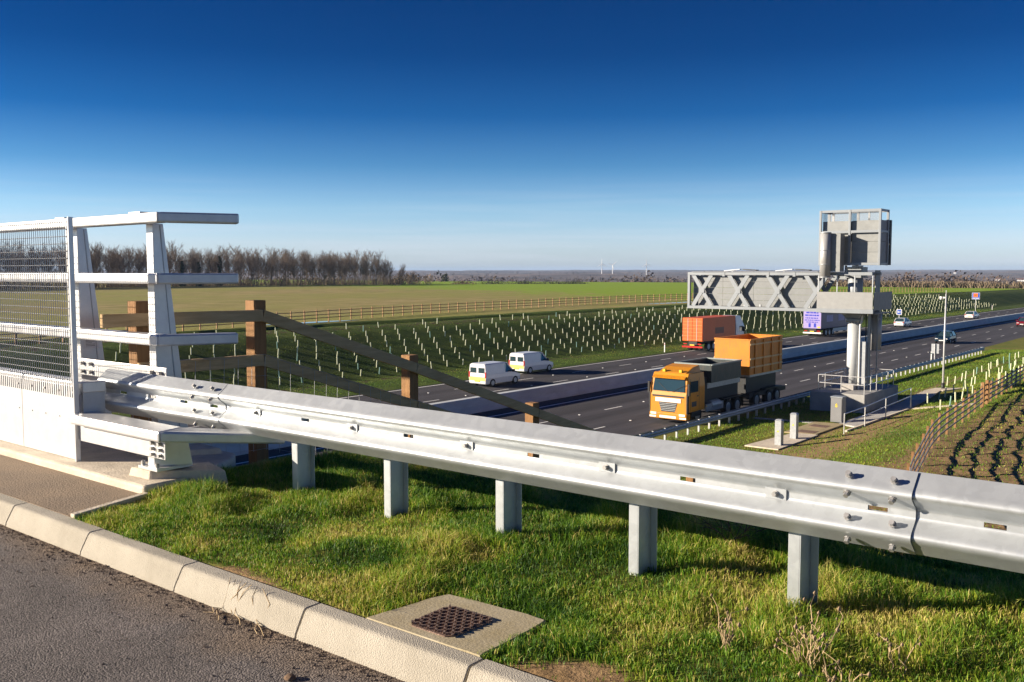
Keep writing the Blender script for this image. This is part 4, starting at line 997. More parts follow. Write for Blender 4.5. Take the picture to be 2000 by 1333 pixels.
for k_ in ('lorry_yellow', 'bin_orange', 'box_orange', 'lorry_grey'):
    if k_ not in M: continue
    nt, n, l, b = nodes_of(M[k_]); t = n.new('ShaderNodeTexCoord'); mpn = n.new('ShaderNodeMapping'); mpn.inputs['Scale'].default_value = (3, 3, .7); l.new(t.outputs['Object'], mpn.inputs[0])
    nz = n.new('ShaderNodeTexNoise'); nz.inputs['Scale'].default_value = 1.6; nz.inputs['Detail'].default_value = 8; nz.inputs['Roughness'].default_value = .75; l.new(mpn.outputs[0], nz.inputs['Vector'])
    mr = n.new('ShaderNodeMapRange'); mr.inputs['From Min'].default_value = .48; mr.inputs['From Max'].default_value = .78; mr.inputs['To Max'].default_value = .55; l.new(nz.outputs['Fac'], mr.inputs['Value'])
    mx = n.new('ShaderNodeMix'); mx.data_type = 'RGBA'; l.new(mr.outputs[0], mx.inputs['Factor']); l.new(b.inputs['Base Color'].links[0].from_socket, mx.inputs['A']); mx.inputs['B'].default_value = (.16, .11, .07, 1); l.new(mx.outputs['Result'], b.inputs['Base Color'])
def yellow_lorry(loc, rz):
    c = thing('tipper_lorry', 'yellow tipper lorry with a grey open body and tall amber trailer bin', 'lorry', loc, rz); Y_ = M['lorry_yellow']
    # y: cab front at 0, everything behind is negative
    part(c, MB().loft([lring(y, [(-w, zb), (w, zb), (w, 2.2), (w * .93, zt), (-w * .93, zt), (-w, 2.2)]) for y, w, zb, zt in ((-2.2, 1.25, .75, 3.0), (-.35, 1.25, .75, 3.02), (-.22, 1.25, .75, 2.86), (-.06, 1.24, .6, 1.86), (0, 1.22, .6, 1.72))]), 'cab', Y_, bevel=.05)
    part(c, MB().hexa([(-1.06, -.03, 1.95), (1.06, -.03, 1.95), (1.06, -.10, 1.95), (-1.06, -.10, 1.95)], [(-1.0, -.17, 2.72), (1.0, -.17, 2.72), (1.0, -.26, 2.72), (-1.0, -.26, 2.72)]), 'windscreen', M['glass'])
    part(c, MB().hexa([(-1.08, .0, 2.70), (1.08, .0, 2.70), (1.08, -.25, 2.80), (-1.08, -.25, 2.80)], [(-1.08, .02, 2.76), (1.08, .02, 2.76), (1.08, -.25, 2.87), (-1.08, -.25, 2.87)]), 'sun_visor', Y_)
    part(c, MB().loft([lring(y, [(-1.0, z - .02), (1.0, z - .02), (.9, z + h), (-.9, z + h)]) for y, z, h in ((-2.1, 3.0, .40), (-1.3, 3.0, .30), (-.45, 3.0, .03))]), 'roof_deflector', Y_, bevel=.04)
    part(c, MB().box(-.85, .85, .001, .03, 1.30, 1.55), 'name_board', M['plate_white'], bevel=.01)
    gr_ = part(c, MB().hexa([(-.45, .002, .72), (.45, .002, .72), (.45, -.03, .72), (-.45, -.03, .72)], [(-.62, .012, 1.28), (.62, .012, 1.28), (.62, -.03, 1.28), (-.62, -.03, 1.28)]), 'grille', M['dark'])
    for k in range(5): part(c, MB().box(-.47 - k * .025, .47 + k * .025, .014, .022, .80 + k * .1, .825 + k * .1), 'grille_bar', M['galv_dull'], parent=gr_)
    part(c, MB().box(-1.24, 1.24, -.45, .04, .30, .66), 'bumper', Y_, bevel=.05)
    part(c, MB().box(-.55, .55, .041, .05, .36, .50), 'number_plate', M['plate_white'])
    for s_ in (-1, 1):
        part(c, MB().box(s_ * .95 - .2, s_ * .95 + .2, .03, .06, .52, .66), 'headlight', M['lamp_white'], bevel=.015)
        part(c, MB().box(s_ * 1.33 - .07, s_ * 1.33 + .07, -.12, .0, 1.75, 2.45), 'mirror', M['black'], bevel=.02)
        part(c, MB().box(s_ * 1.253 - .002, s_ * 1.253 + .002, -1.35, -.42, 1.90, 2.55), 'side_window', M['glass'])
        part(c, MB().box(s_ * 1.253 - .002, s_ * 1.253 + .002, -1.45, -.38, .80, 1.86), 'door', Y_)
        part(c, MB().box(s_ * 1.15 - .12, s_ * 1.15 + .12, -1.7, -.55, .45, .75), 'step', M['dark'])
        for y in (-1.35, -5.4, -6.7): wheel(c, s_ * 1.07, y, .50, .32)
        for y in (-9.6, -11.6, -12.9): wheel(c, s_ * 1.07, y, .50, .32)
        part(c, MB().box(s_ * 1.2 - .04, s_ * 1.2 + .04, -4.7, -2.4, .55, 1.0), 'side_guard', M['galv_dull'])
    for s_ in (-1, 1):
        for x0_, x1_ in ((.15, .95),): part(c, MB().bar((s_ * x0_ - .1, -.015, 1.93), (s_ * x1_ - .25, -.10, 2.42), .02, .02), 'wiper', M['black'])
        for y_ in (-.40, -1.47): part(c, MB().box(s_ * 1.257 - .002, s_ * 1.257 + .002, y_ - .012, y_ + .012, .80, 2.72), 'door_gap', M['dark'])
        part(c, MB().box(s_ * 1.262 - .008, s_ * 1.262 + .008, -1.36, -1.20, 1.62, 1.68), 'door_handle', M['black'])
        part(c, MB().box(s_ * 1.258 - .003, s_ * 1.258 + .003, -1.15, -.55, 1.05, 1.35), 'door_lettering', mat('door_lettering', (.05, .05, .06), .5))
        part(c, MB().box(s_ * .55 - .09, s_ * .55 + .09, -.6, -.42, 3.04, 3.20), 'beacon', M['warn_yellow'], bevel=.02)
        part(c, MB().box(s_ * 1.0 - .22, s_ * 1.0 + .22, .042, .055, .36, .46), 'fog_lamp', M['lamp_white'])
        part(c, MB().box(s_ * 1.24 - .03, s_ * 1.24 + .03, -.20, .02, .70, 1.85), 'corner_deflector', M['dark'])
        for y_ in (-2.5, -3.4, -4.3): part(c, MB().box(s_ * 1.245 - .012, s_ * 1.245 + .012, y_, y_ + .08, .86, .92), 'side_marker', M['warn_yellow'])
        for y_ in (-6.05, -12.25): part(c, MB().box(s_ * 1.07 - .2, s_ * 1.07 + .2, y_ - 1.35, y_ + 1.35, 1.06, 1.12), 'mudguard', M['black'])
        part(c, MB().box(s_ * 1.07 - .17, s_ * 1.07 + .17, -7.55, -7.53, .35, 1.06), 'mudflap', M['black'])
        part(c, MB().tube((s_ * 1.0, -4.4, .85), (s_ * 1.0, -3.2, .85), .28, n=14), 'fuel_tank', M['galv_dull'])
    part(c, MB().box(-1.06, 1.06, .0, .014, 1.60, 1.70), 'panel_gap', M['dark'])
    part(c, MB().box(-.45, .45, -7.9, -.4, .75, 1.05), 'chassis', M['dark']); part(c, MB().box(-1.0, 1.0, -3.0, -2.3, .8, 2.6), 'air_stack', M['dark'])
    part(c, MB().box(-1.05, 1.05, -7.4, -2.9, 1.9, 2.22), 'subframe', M['galv_dull'])
    part(c, MB().box(-.9, .9, -7.4, -3.0, 1.06, 1.899), 'hydraulic_pack', M['dark'])
    open_bin(c, 'grey_body', 1.25, -7.1, -3.0, 2.25, 3.30, M['lorry_grey'], mat('pale_rim', (.28, .32, .31), .5), ())
    part(c, MB().box(-.12, .12, -9.0, -7.9, .72, .90), 'drawbar', M['dark'])
    part(c, MB().box(-1.15, 1.15, -14.5, -8.6, .72, 1.0), 'trailer_deck', M['dark']); part(c, MB().box(-.8, .8, -13.6, -8.8, 1.0, 2.1), 'trailer_frame', M['dark'])
    part(c, MB().box(-1.2, 1.2, -13.6, -8.5, 2.1, 2.24), 'trailer_bolster', M['galv_dull'])
    open_bin(c, 'amber_bin', 1.25, -13.55, -8.35, 2.25, 4.52, M['bin_orange'], M['bin_orange'], (2.75, 3.3, 4.25), rib_m=mat('bin_rib', (.62, .42, .20), .5))
    for s_ in (-1, 1):
        for y in (-13.0, -11.7, -10.4, -9.1): part(c, MB().box(s_ * 1.29 - .03, s_ * 1.29 + .03, y - .05, y + .05, 2.3, 4.5), 'upright', M['bin_orange'])
        part(c, MB().box(s_ * .9 - .15, s_ * .9 + .15, -14.56, -14.50, .78, .95), 'tail_light', M['lamp_red'])
    return c
yellow_lorry((-27.35, 48.5, ZR), math.pi)

M['box_orange'] = mat('orange_box', (.66, .11, .004), .45, 0, .05, 1); M['box_purple'] = mat('violet_trailer_side', (.03, .028, .13), .4, 0, .12, .8, stretch=(1, .3, 1)); M['rear_blue'] = flat('rear_blue', (.02, .04, .45), .4); M['rear_lilac'] = flat('rear_lilac', (.36, .30, .58), .4)
def box_lorry(label, loc, box_m, cabc, L, zb, zt, W=1.27, rear=None, artic=False):
    c = thing('box_lorry', label, 'lorry', loc, 0)     # rear at y=0, heading +y
    part(c, MB().box(-W, W, 0, L, zb, zt), 'box', box_m, bevel=.04)
    for s_ in (-1, 1):
        part(c, MB().box(s_ * W * .5 - W * .47, s_ * W * .5 + W * .47, -.03, -.004, zb + .06, zt - .08), 'rear_door', box_m)
        part(c, MB().box(s_ * .9 - .22, s_ * .9 + .22, -.04, .05, zb - .36, zb - .24), 'tail_light', M['lamp_red'])
        for y in ((2.0, 3.3, 4.6, L - 1.0) if artic else (1.6, 2.8)): wheel(c, s_ * 1.06, y, .50, .32)
        part(c, MB().box(s_ * 1.22 - .03, s_ * 1.22 + .03, 4.6, L - 1.5, .5, 1.0), 'side_guard', M['galv_dull'])
    part(c, MB().box(-.5, .5, .1, L + 1.0, .75, zb - .005), 'chassis', M['dark'])
    part(c, MB().box(-W, W, -.06, .06, .42, .62), 'bumper_bar', M['plate_white'] if rear else M['lamp_red']); part(c, MB().box(-.28, .28, -.09, -.061, .66, .80), 'number_plate', M['plate_yellow'])
    y0 = L + (.35 if not artic else .8)
    part(c, MB().loft([lring(y, [(-w, .8), (w, .8), (w, 2.4), (w * .9, z), (-w * .9, z), (-w, 2.4)]) for y, w, z in ((y0, 1.24, zt - .05), (y0 + 1.3, 1.24, zt - .05), (y0 + 1.9, 1.22, zt - .7), (y0 + 2.25, 1.2, 2.2))]), 'cab', cabc, bevel=.05)
    part(c, MB().box(-1.2, 1.2, y0 + .1, y0 + 2.3, .35, .799), 'cab_skirt', cabc)
    for s_ in (-1, 1):
        part(c, MB().box(s_ * 1.243 - .003, s_ * 1.243 + .003, y0 + .8, y0 + 1.75, 1.9, 2.5), 'side_window', M['glass']); part(c, MB().box(s_ * 1.33 - .08, s_ * 1.33 + .08, y0 + 1.8, y0 + 1.95, 1.8, 2.4), 'mirror', M['black']); wheel(c, s_ * 1.06, y0 + 1.3, .50, .32)
    return c
ol = box_lorry('orange box lorry with a white cab driving away on the far carriageway', (-50.35, 94.6, ZR), M['box_orange'], M['car_white'], 8.2, 1.15, 3.78)
for k in range(6): part(ol, MB().box(-1.22, 1.22, -.045, -.031, 1.35 + k * .4, 1.38 + k * .4), 'door_rail', mat('door_rail_paint', (.80, .30, .08), .45))
for x in (-.55, .55): part(ol, MB().box(x - .02, x + .02, -.06, -.046, 1.2, 3.7), 'lock_rod', M['galv_dull'])
part(ol, MB().box(1.272, 1.278, 3.0, 5.2, 1.9, 2.6), 'logo', mat('logo_brown', (.20, .06, .03), .5))
pl_ = box_lorry('long violet articulated lorry with blue lettering bands on its rear doors', (-49.0, 126.6, ZR), M['box_purple'], M['car_white'], 13.4, 1.1, 4.15, rear=True, artic=True)
part(pl_, MB().box(-1.24, 1.24, -.05, -.032, 1.15, 4.08), 'rear_panel', M['rear_lilac'])
rp = random.Random(5)
for k, (z, w, h) in enumerate(((3.62, 1.0, .22), (3.22, .85, .2), (2.85, 1.0, .2), (2.5, .95, .14), (2.22, 1.05, .12), (1.95, .8, .12))):
    x = -w
    while x < w - .1:
        q = rp.uniform(.12, .42); part(pl_, MB().box(x, min(w, x + q), -.06, -.051, z, z + h), 'lettering', M['rear_blue']); x += q + .07
for x in (-.5, .25): part(pl_, MB().box(x, x + .3, -.06, -.051, 1.3, 1.85), 'logo', M['rear_blue'])
part(pl_, MB().box(.75, 1.15, -.06, -.051, 1.22, 1.42), 'warning_label', M['plate_yellow'])
for y in (2.0, 6.5, 10.5): part(pl_, MB().box(1.271, 1.277, y, y + 2.4, 2.0, 2.9), 'side_lettering', mat('side_lettering', (.20, .20, .45), .45))
van('small white van with a yellow rear band in the middle far lane', (-47.75, 57.0, ZR), 0, True)
van('small white van with a yellow rear band beside the far edge line', (-51.2, 66.2, ZR), 0, True)
car('white hatchback driving away on the far carriageway behind the lorries', M['car_white'], (-46.3, 158.6, ZR), -.012)
car('white hatchback farther along the far carriageway below the orange sign', flat('pale_car_paint', (.74, .72, .70), .25), (-43.9, 193.5, ZR), -.018)
car('dark blue car driving towards the bridge in the middle near lane', flat('dark_blue_paint', (.012, .03, .05), .2), (-31.6, 126.2, ZR), math.pi)
car('dark red car approaching at the right edge of the view', flat('red_car_paint', (.22, .01, .015), .25), (-31.2, 172.5, ZR), math.pi)

# ================================================================== tree tubes
tmA = MB(); tmA.tube((0, 0, -.12), (0, 0, .58), .047, .042, 8); tA = tmA.mesh('tree_tube'); tA.materials.append(M['tube_a'])
tmB = MB(); tmB.tube((0, 0, -.12), (0, 0, .58), .047, .042, 8); tB = tmB.mesh('tree_tube'); tB.materials.append(M['tube_b'])
spots = []
for r_ in range(9):
    d = 1.0 + r_ * 1.42
    y = 34 + (r_ % 2) * 1.0
    while y < 262 - r_ * 3.0:
        toe = -57.6 + min(1, max(0, (y - 55) / 45)) * 1.4
        x = toe - d + float(curve(y)) + random.gauss(0, .05); yy = y + random.gauss(0, .06)
        if not (r_ > 6 and random.random() < .45): spots.append((math.hypot(x, yy), x, yy))
        y += 2.05 if y < 120 else 2.15
spots.sort()
far_t = MB()
for k, (dd, x, y) in enumerate(spots):
    z = float(far_z(x, y)); tilt = (random.gauss(0, .07), random.gauss(0, .07), 0)
    if k < 300:
        green = random.random() < .10
        o = bpy.data.objects.new('tree_tube', tB if green else tA); COL.objects.link(o); o.location = (x, y, z); o.rotation_euler = tilt
        o.scale = (1, 1, random.uniform(.85, 1.12))
        if green: tag(o, 'green sapling guard tube planted on the far cutting bank', 'tree tube', 'green tree tubes on the far bank')
        else: tag(o, 'pale cream sapling guard tube planted on the far cutting bank', 'tree tube', 'pale tree tubes on the far bank')
    else:
        far_t.tube((x, y, z - .1), (x + tilt[1] * .6, y, z + .58 * random.uniform(.85, 1.1)), .050, .046, 6)
tag(far_t.build('tree_tubes', M['tube_a']), 'distant rows of pale sapling guard tubes along the far bank', 'tree tubes', 'pale tree tubes on the far bank', 'stuff')
for r_, (xr, y0) in enumerate(((-14.9, 58.5), (-16.6, 63.5), (-18.2, 76.5))):
    y = y0
    while y < 108:
        x = xr - (y - 58) * .035 + random.gauss(0, .15) + float(curve(y)); z = float(near_z(x, y)); green = random.random() < .13
        o = bpy.data.objects.new('tree_tube', tB if green else tA); COL.objects.link(o); o.location = (x, y, z); o.rotation_euler = (random.gauss(0, .05), random.gauss(0, .05), 0); o.scale = (1.05, 1.05, random.uniform(.95, 1.25))
        if green: tag(o, 'dark green sapling guard tube on the near bank by the boundary fence', 'tree tube', 'green tree tubes on the near bank')
        else: tag(o, 'pale sapling guard tube on the near bank by the boundary fence', 'tree tube', 'pale tree tubes on the near bank')
        y += random.uniform(1.7, 2.4)

# ================================================================== field fence on the far side
ff = thing('field_fence', 'long brown post and rail fence between the far bank and the field', 'fence', (-85, 110, -3.9))
pts = []
y = 22.0; 
while y < 300:
    pts.append((float(np.interp(y, [0, 63, 74, 90, 131, 160, 262, 330], [-70, -79.0, -81.2, -83.6, -86.5, -85.5, -81, -72])), y)); y += 1.95
fence_run(ff, pts, far_z, 1.28, (.38, .72, 1.10), M['fence_far'], M['fence_far'], .11, .085, 1, 2, stuff_from=96)

# ================================================================== grass and weeds on the verge
def blade_mat(name, stops, transl=.35):
    m = bpy.data.materials.new(name); m.use_nodes = True
    nt, n, l, b = nodes_of(m); b.inputs['Roughness'].default_value = .55; b.inputs['Specular IOR Level'].default_value = .35
    at = n.new('ShaderNodeAttribute'); at.attribute_name = 'tone'
    rp_ = n.new('ShaderNodeValToRGB'); e = rp_.color_ramp.elements
    e[0].position, e[0].color = stops[0][0], (*stops[0][1], 1); e[1].position, e[1].color = stops[-1][0], (*stops[-1][1], 1)
    for p, c in stops[1:-1]: q = e.new(p); q.color = (*c, 1)
    l.new(at.outputs['Fac'], rp_.inputs['Fac']); l.new(rp_.outputs['Color'], b.inputs['Base Color'])
    tr_ = n.new('ShaderNodeBsdfTranslucent'); l.new(rp_.outputs['Color'], tr_.inputs['Color'])
    mxs = n.new('ShaderNodeMixShader'); mxs.inputs[0].default_value = transl
    l.new(b.outputs[0], mxs.inputs[1]); l.new(tr_.outputs[0], mxs.inputs[2]); l.new(mxs.outputs[0], n['Material Output'].inputs['Surface'])
    return m
def blades(name, X, Y, Z, H, W, tone, lean, m_):
    n_ = len(X); ang = rng.uniform(0, 2 * np.pi, n_); la = rng.uniform(0, 2 * np.pi, n_)
    lx = np.cos(la) * lean * H; ly = np.sin(la) * lean * H
    dx = np.cos(ang) * W / 2; dy = np.sin(ang) * W / 2
    V = np.zeros((n_, 5, 3), np.float32)
    V[:, 0] = np.stack([X - dx, Y - dy, Z - .01], -1); V[:, 1] = np.stack([X + dx, Y + dy, Z - .01], -1)
    V[:, 2] = np.stack([X + dx * .8 + lx * .35, Y + dy * .8 + ly * .35, Z + H * .55], -1); V[:, 3] = np.stack([X - dx * .8 + lx * .35, Y - dy * .8 + ly * .35, Z + H * .55], -1)
    V[:, 4] = np.stack([X + lx, Y + ly, Z + H * (1 - .35 * lean)], -1)
    base = (np.arange(n_) * 5)[:, None]
    q = (base + np.array([0, 1, 2, 3])).astype(np.int32); t_ = (base + np.array([3, 2, 4])).astype(np.int32)
    loops = np.concatenate([q, t_], 1).ravel()
    m = bpy.data.meshes.new(name); m.vertices.add(n_ * 5); m.vertices.foreach_set('co', V.ravel())
    m.loops.add(len(loops)); m.loops.foreach_set('vertex_index', loops)
    ls = (np.arange(n_) * 7)[:, None] + np.array([0, 4]); m.polygons.add(n_ * 2); m.polygons.foreach_set('loop_start', ls.ravel()); m.polygons.foreach_set('loop_total', np.tile([4, 3], n_))
    m.update(calc_edges=True)
    a = m.attributes.new('tone', 'FLOAT', 'POINT'); a.data.foreach_set('value', np.repeat(tone, 5).astype(np.float32))
    return obj(name, m, m_)
def in_slab(X, Y): return (X > -2.785) & (X < -2.205) & (Y > 2.5) & (Y < 2.935 + .03 * (X + 2.5))
def in_bridge(X, Y):
    e = -5.25 - (Y - 2.52) * .30
    return ((X < e) & (Y < 3.08)) | ((X < np.interp(Y, [3.06, 3.25, 3.58, 3.66, 3.95, 4.08], [-5.45, -5.50, -5.30, -5.6, -5.78, -5.93])) & (Y >= 3.0) & (Y < 4.08))
N = 330000
X = rng.uniform(-6.6, .6, N); Y = 2.50 + (6.6 - 2.5) * rng.beta(1.0, 1.5, N)
soil = soil_near(X, Y); cl = fbm(X * 2.2, Y * 2.2, 81, 3); cl2 = fbm(X * 6, Y * 6, 85, 2)
keep = (rng.uniform(0, 1, N) < np.clip(1.25 - 1.25 * soil, .05, 1) * (.35 + .9 * cl2)) & ~in_slab(X, Y) & ~in_bridge(X, Y)
X, Y, cl, soil, cl2 = X[keep], Y[keep], cl[keep], soil[keep], cl2[keep]
Z = near_z(X, Y)
H = (.028 + .095 * np.clip((cl - .36) * 2.6, 0, 1) * rng.uniform(.4, 1.15, len(X)) + .015 * rng.random(len(X))) * np.clip(1 - .7 * soil, .35, 1)
H *= np.clip(.8 + .35 * (Y - 3.3), .8, 1.35)
tuft = np.clip((fbm(X * 4.5, Y * 4.5, 101, 2) - .60) * 7, 0, 1); H *= 1 + .75 * tuft * (soil < .3)
tone = np.clip(.55 * rng.random(len(X)) + 1.5 * (fbm(X * 2.6, Y * 2.6, 91, 3) - .41) + np.where(rng.random(len(X)) < .16, .5, 0), 0, 1)
M['blade'] = blade_mat('grass_blade', [(0, (.035, .10, .010)), (.25, (.09, .20, .016)), (.50, (.18, .34, .020)), (.76, (.38, .42, .04)), (1, (.62, .50, .17))])
hump = np.exp(-(((X + 5.22) / .13) ** 2 + ((Y - 3.30) / .13) ** 2)); H = H * (1 + 1.0 * hump); H = H * np.where((X < -5.0) & (Y > 3.7), .6, 1) * .74
g = blades('verge_grass', X, Y, Z, H, rng.uniform(.0022, .0048, len(X)), tone, rng.uniform(.15, .95, len(X)), M['blade'])
tag(g, 'short green and straw-tinged grass covering the verge around the guardrail posts', 'grass', kind='stuff')
# coarser tufts on the banks farther off
def tufts(name, n_, xr, yr, zf, hr_, wr, label, cond, ms, shift=None):
    X = rng.uniform(*xr, n_); Y = rng.uniform(*yr, n_)
    if shift is not None: X = X + shift(Y)
    k = cond(X, Y); X, Y = X[k], Y[k]
    t = np.clip(.5 * rng.random(len(X)) + .9 * (fbm(X * .3, Y * .3, 97, 3) - .25), 0, 1)
    o = blades(name, X, Y, zf(X, Y), rng.uniform(*hr_, len(X)), rng.uniform(*wr, len(X)), t, rng.uniform(.2, .9, len(X)), ms)
    return tag(o, label, 'grass', kind='stuff')
tufts('slope_grass', 70000, (-12, 3), (6.3, 24), near_z, (.06, .15), (.006, .014), 'long grass on the embankment slope behind the guardrail', lambda x, y: (soil_near(x, y) < rng.random(len(x)) * 1.1), M['blade'])
def clear_near(x, y):
    xs = x - curve(y)
    hard = ((xs > -22.9) & (xs < -18.9) & (y > 57.9) & (y < 65.3)) | ((xs > -20.4) & (xs < -18.2) & (y > 43.2) & (y < 53.3)) | ((xs > -19.2) & (xs < -16.9) & (y > 52) & (y < 74.5))
    return (soil_near(x, y) < rng.random(len(x)) * 1.15) & ~hard & (xs > -25)
tufts('bank_grass', 170000, (-24.9, -4), (24, 118), near_z, (.05, .13), (.012, .035), 'green and dry grass on the near bank below the boundary fence', clear_near, M['blade'])
tufts('cutting_grass', 110000, (-75, -52.4), (34, 240), far_z, (.03, .08), (.015, .045), 'dark green grass on the far cutting bank between the tree tubes', lambda x, y: rng.random(len(x)) < np.where(x - curve(y) > -57.5, .9, .22), M['blade'], shift=curve)

# dry weeds and dead stalks
M['straw'] = mat('dry_stalk', (.40, .29, .16), .85, 0, .3, 30)
def weed(x, y, h, n_, label, spread=.5):
    z = float(near_z(x, y)); w = thing('dry_weed', label, 'weed', (x, y, z)); st = MB(); hd = MB()
    for k in range(n_):
        a = random.uniform(0, 6.28); ln = random.uniform(.1, spread); hh = h * random.uniform(.45, 1)
        p = Vector((x + random.gauss(0, .02), y + random.gauss(0, .02), z)); segs = [p]
        for s_ in range(4):
            p = p + Vector((math.cos(a) * ln * hh * .25 + random.gauss(0, .008), math.sin(a) * ln * hh * .25 + random.gauss(0, .008), hh * .25)); segs.append(p)
        for q0, q1 in zip(segs[:-1], segs[1:]): st.tube(q0, q1, .0022, .0018, 4, False)
        for j in range(random.randint(0, 3)):
            q = segs[random.randint(2, 4)]; e = q + Vector((random.gauss(0, .03), random.gauss(0, .03), random.uniform(.0, .04))); st.tube(q, e, .0014, .0012, 3, False)
            c = e; r_ = random.uniform(.005, .010)
            hd.add([c + Vector(v) * r_ for v in ((1, 0, 0), (-1, 0, 0), (0, 1, 0), (0, -1, 0), (0, 0, 1.4), (0, 0, -1.2))], [(0, 2, 4), (2, 1, 4), (1, 3, 4), (3, 0, 4), (2, 0, 5), (1, 2, 5), (3, 1, 5), (0, 3, 5)])
    st.build('stalks', M['straw'], w)
    if hd.v: tag(hd.build('seed_heads', mat('seed_head', (.24, .17, .10), .9, 0, .3, 40), w), kind='stuff')
weed(-1.23, 3.18, .19, 18, 'large tangle of pale dry stalks in the grass at the bottom right', .9)
weed(-1.52, 3.16, .16, 10, 'small clump of straw-coloured stalks left of the large dry tangle', .35)
weed(-.98, 3.42, .17, 4, 'few thin dead stalks standing in the grass at the right edge', .4)
weed(-1.05, 3.02, .16, 9, 'low dry stalks in the bottom right corner', .8)
# dark leafless shrub twigs behind the guardrail
sh = thing('leafless_shrub', 'small leafless shrub with dark twigs in the shade behind the guardrail', 'shrub', (-2.25, 4.35, .1))
mb = MB()
def twig(p, d, l_, r_, dep):
    q = p + d * l_; mb.tube(p, q, r_, r_ * .7, 4, False)
    if dep: 
        for k in range(random.randint(2, 3)):
            nd = (d + Vector((random.gauss(0, .5), random.gauss(0, .5), random.gauss(0, .35)))).normalized(); twig(q, nd, l_ * .75, r_ * .65, dep - 1)
for k in range(6): twig(Vector((-2.0 + random.gauss(0, .05), 4.3 + random.gauss(0, .05), float(near_z(-2.0, 4.3)))), Vector((random.gauss(0, .5), random.gauss(0, .4), .8)).normalized(), .11, .004, 3)
mb.build('twigs', mat('dark_twig', (.07, .035, .028), .8), sh)
# washed-out plant root lying over the kerb
rt = thing('dead_plant', 'thin dead uprooted plant lying over the kerb', 'dead plant', (-3.55, 2.4, .1)); mb = MB()
for k in range(7):
    p = Vector((-3.62 + .04 * k, 2.44, .131)); 
    for j in range(5):
        q = p + Vector((random.gauss(.02, .03), -.022 - .012 * random.random(), 0)); yy = q.y
        q.z = .005 + .125 * min(1, max(0, (yy - 2.385) / .045)) + .012 * random.random() if yy < 2.44 else .133
        mb.tube(p, q, .0018, .0014, 4, False); p = q
mb.build('roots', M['straw'], rt)
# grit along the foot of the kerb
gm = MB(); rp = random.Random(3)
for k in range(2600):
    x = rp.uniform(-6.6, -1.2); y = 2.37 - abs(rp.gauss(0, .05)) - (.0 if rp.random() < .75 else rp.random() * .5); r_ = rp.uniform(.0015, .0055) * (1.6 if rp.random() < .05 else 1)
    if x < -3.9 and rp.random() < .35: r_ *= .7
    c = Vector((x, y, r_ * .5)); gm.add([c + Vector((a * r_ * rp.uniform(.7, 1.3), b_ * r_ * rp.uniform(.7, 1.3), c_ * r_)) for a, b_, c_ in ((1, 0, 0), (-1, 0, 0), (0, 1, 0), (0, -1, 0), (0, 0, 1), (0, 0, -1))], [(0, 2, 4), (2, 1, 4), (1, 3, 4), (3, 0, 4), (2, 0, 5), (1, 2, 5), (3, 1, 5), (0, 3, 5)])
tag(gm.build('grit', mat('grit_stone', (.17, .13, .10), .9, 0, .4, 60)), 'loose grit and soil crumbs along the foot of the kerb', 'grit', kind='stuff')
for x, y, r_, lb in ((-2.62, 1.95, .03, 'small brown clod of earth on the asphalt nearest the camera'), (-2.78, 2.12, .022, 'small brown clod of earth on the asphalt by the kerb')):
    bmm = bmesh.new(); bmesh.ops.create_icosphere(bmm, subdivisions=3, radius=r_)
    for v in bmm.verts: v.co = v.co * (1 + .5 * (float(fbm(v.co.x * 60 + 9, v.co.y * 60 + v.co.z * 50, 3)) - .5)); v.co.z = max(v.co.z * .6, -.004)
    m = bpy.data.meshes.new('earth_clod'); bmm.to_mesh(m); bmm.free(); o = obj('earth_clod', m, mat('earth', (.16, .10, .06), .95, 0, .3, 30)); o.location = (x, y, .008); tag(o, lb, 'clod')

# ================================================================== trees
def grow(seed, H, spread, levels=3):
    rr = random.Random(seed); tr_ = MB(); cr2 = MB()
    def br_(p, d, l_, r_, lev):
        segs = 3; q = p
        for s_ in range(segs):
            d2 = (d + Vector((rr.gauss(0, .13), rr.gauss(0, .13), .05))).normalized(); q2 = q + d2 * (l_ / segs)
            cr2.tube(q, q2, r_ * (1 - s_ / segs * .5), r_ * (1 - (s_ + 1) / segs * .5), 3, False)
            if lev < levels:
                for k in range(2 if lev == 1 else 2):
                    a = rr.uniform(0, 6.28); nd = (d2 + Vector((math.cos(a), math.sin(a), .2)) * .6).normalized()
                    br_(q + (q2 - q) * rr.random(), nd, l_ * rr.uniform(.40, .60), max(.019, r_ * .5), lev + 1)
            q = q2; d = d2
    p = Vector((0, 0, -.3)); d = Vector((rr.gauss(0, .03), rr.gauss(0, .03), 1)).normalized(); n_ = 9; r0 = H * .0105
    for k in range(n_):
        d = (d + Vector((rr.gauss(0, .035), rr.gauss(0, .035), .05))).normalized(); q = p + d * H * .93 / n_
        ra, rb = r0 * (1 - k / n_ * .85), r0 * (1 - (k + 1) / n_ * .85); tr_.tube(p, q, ra, rb, 6, False)
        if k >= 2:
            for j in range(2 if k < 4 else 5):
                a = rr.uniform(0, 6.28); nd = (Vector((math.cos(a), math.sin(a), 0)) * spread * rr.uniform(.6, 1.1) + d).normalized()
                br_(p + (q - p) * rr.random(), nd, H * rr.uniform(.20, .36) * (1 - (k - 2) / n_ * .45), max(.02, ra * .42), 1)
        p = q
    return tr_, cr2
protos = []
for sd_, H, sp in ((1, 13.2, 1.0), (2, 12.4, .9), (3, 13.8, .95), (4, 12.0, 1.1), (5, 12.8, .85), (6, 11.4, 1.2)):
    a, b = grow(sd_, H, sp); ta = a.mesh('trunk'); ta.materials.append(M['bark']); tb = b.mesh('crown'); tb.materials.append(M['twig']); protos.append((ta, tb))
iv = []
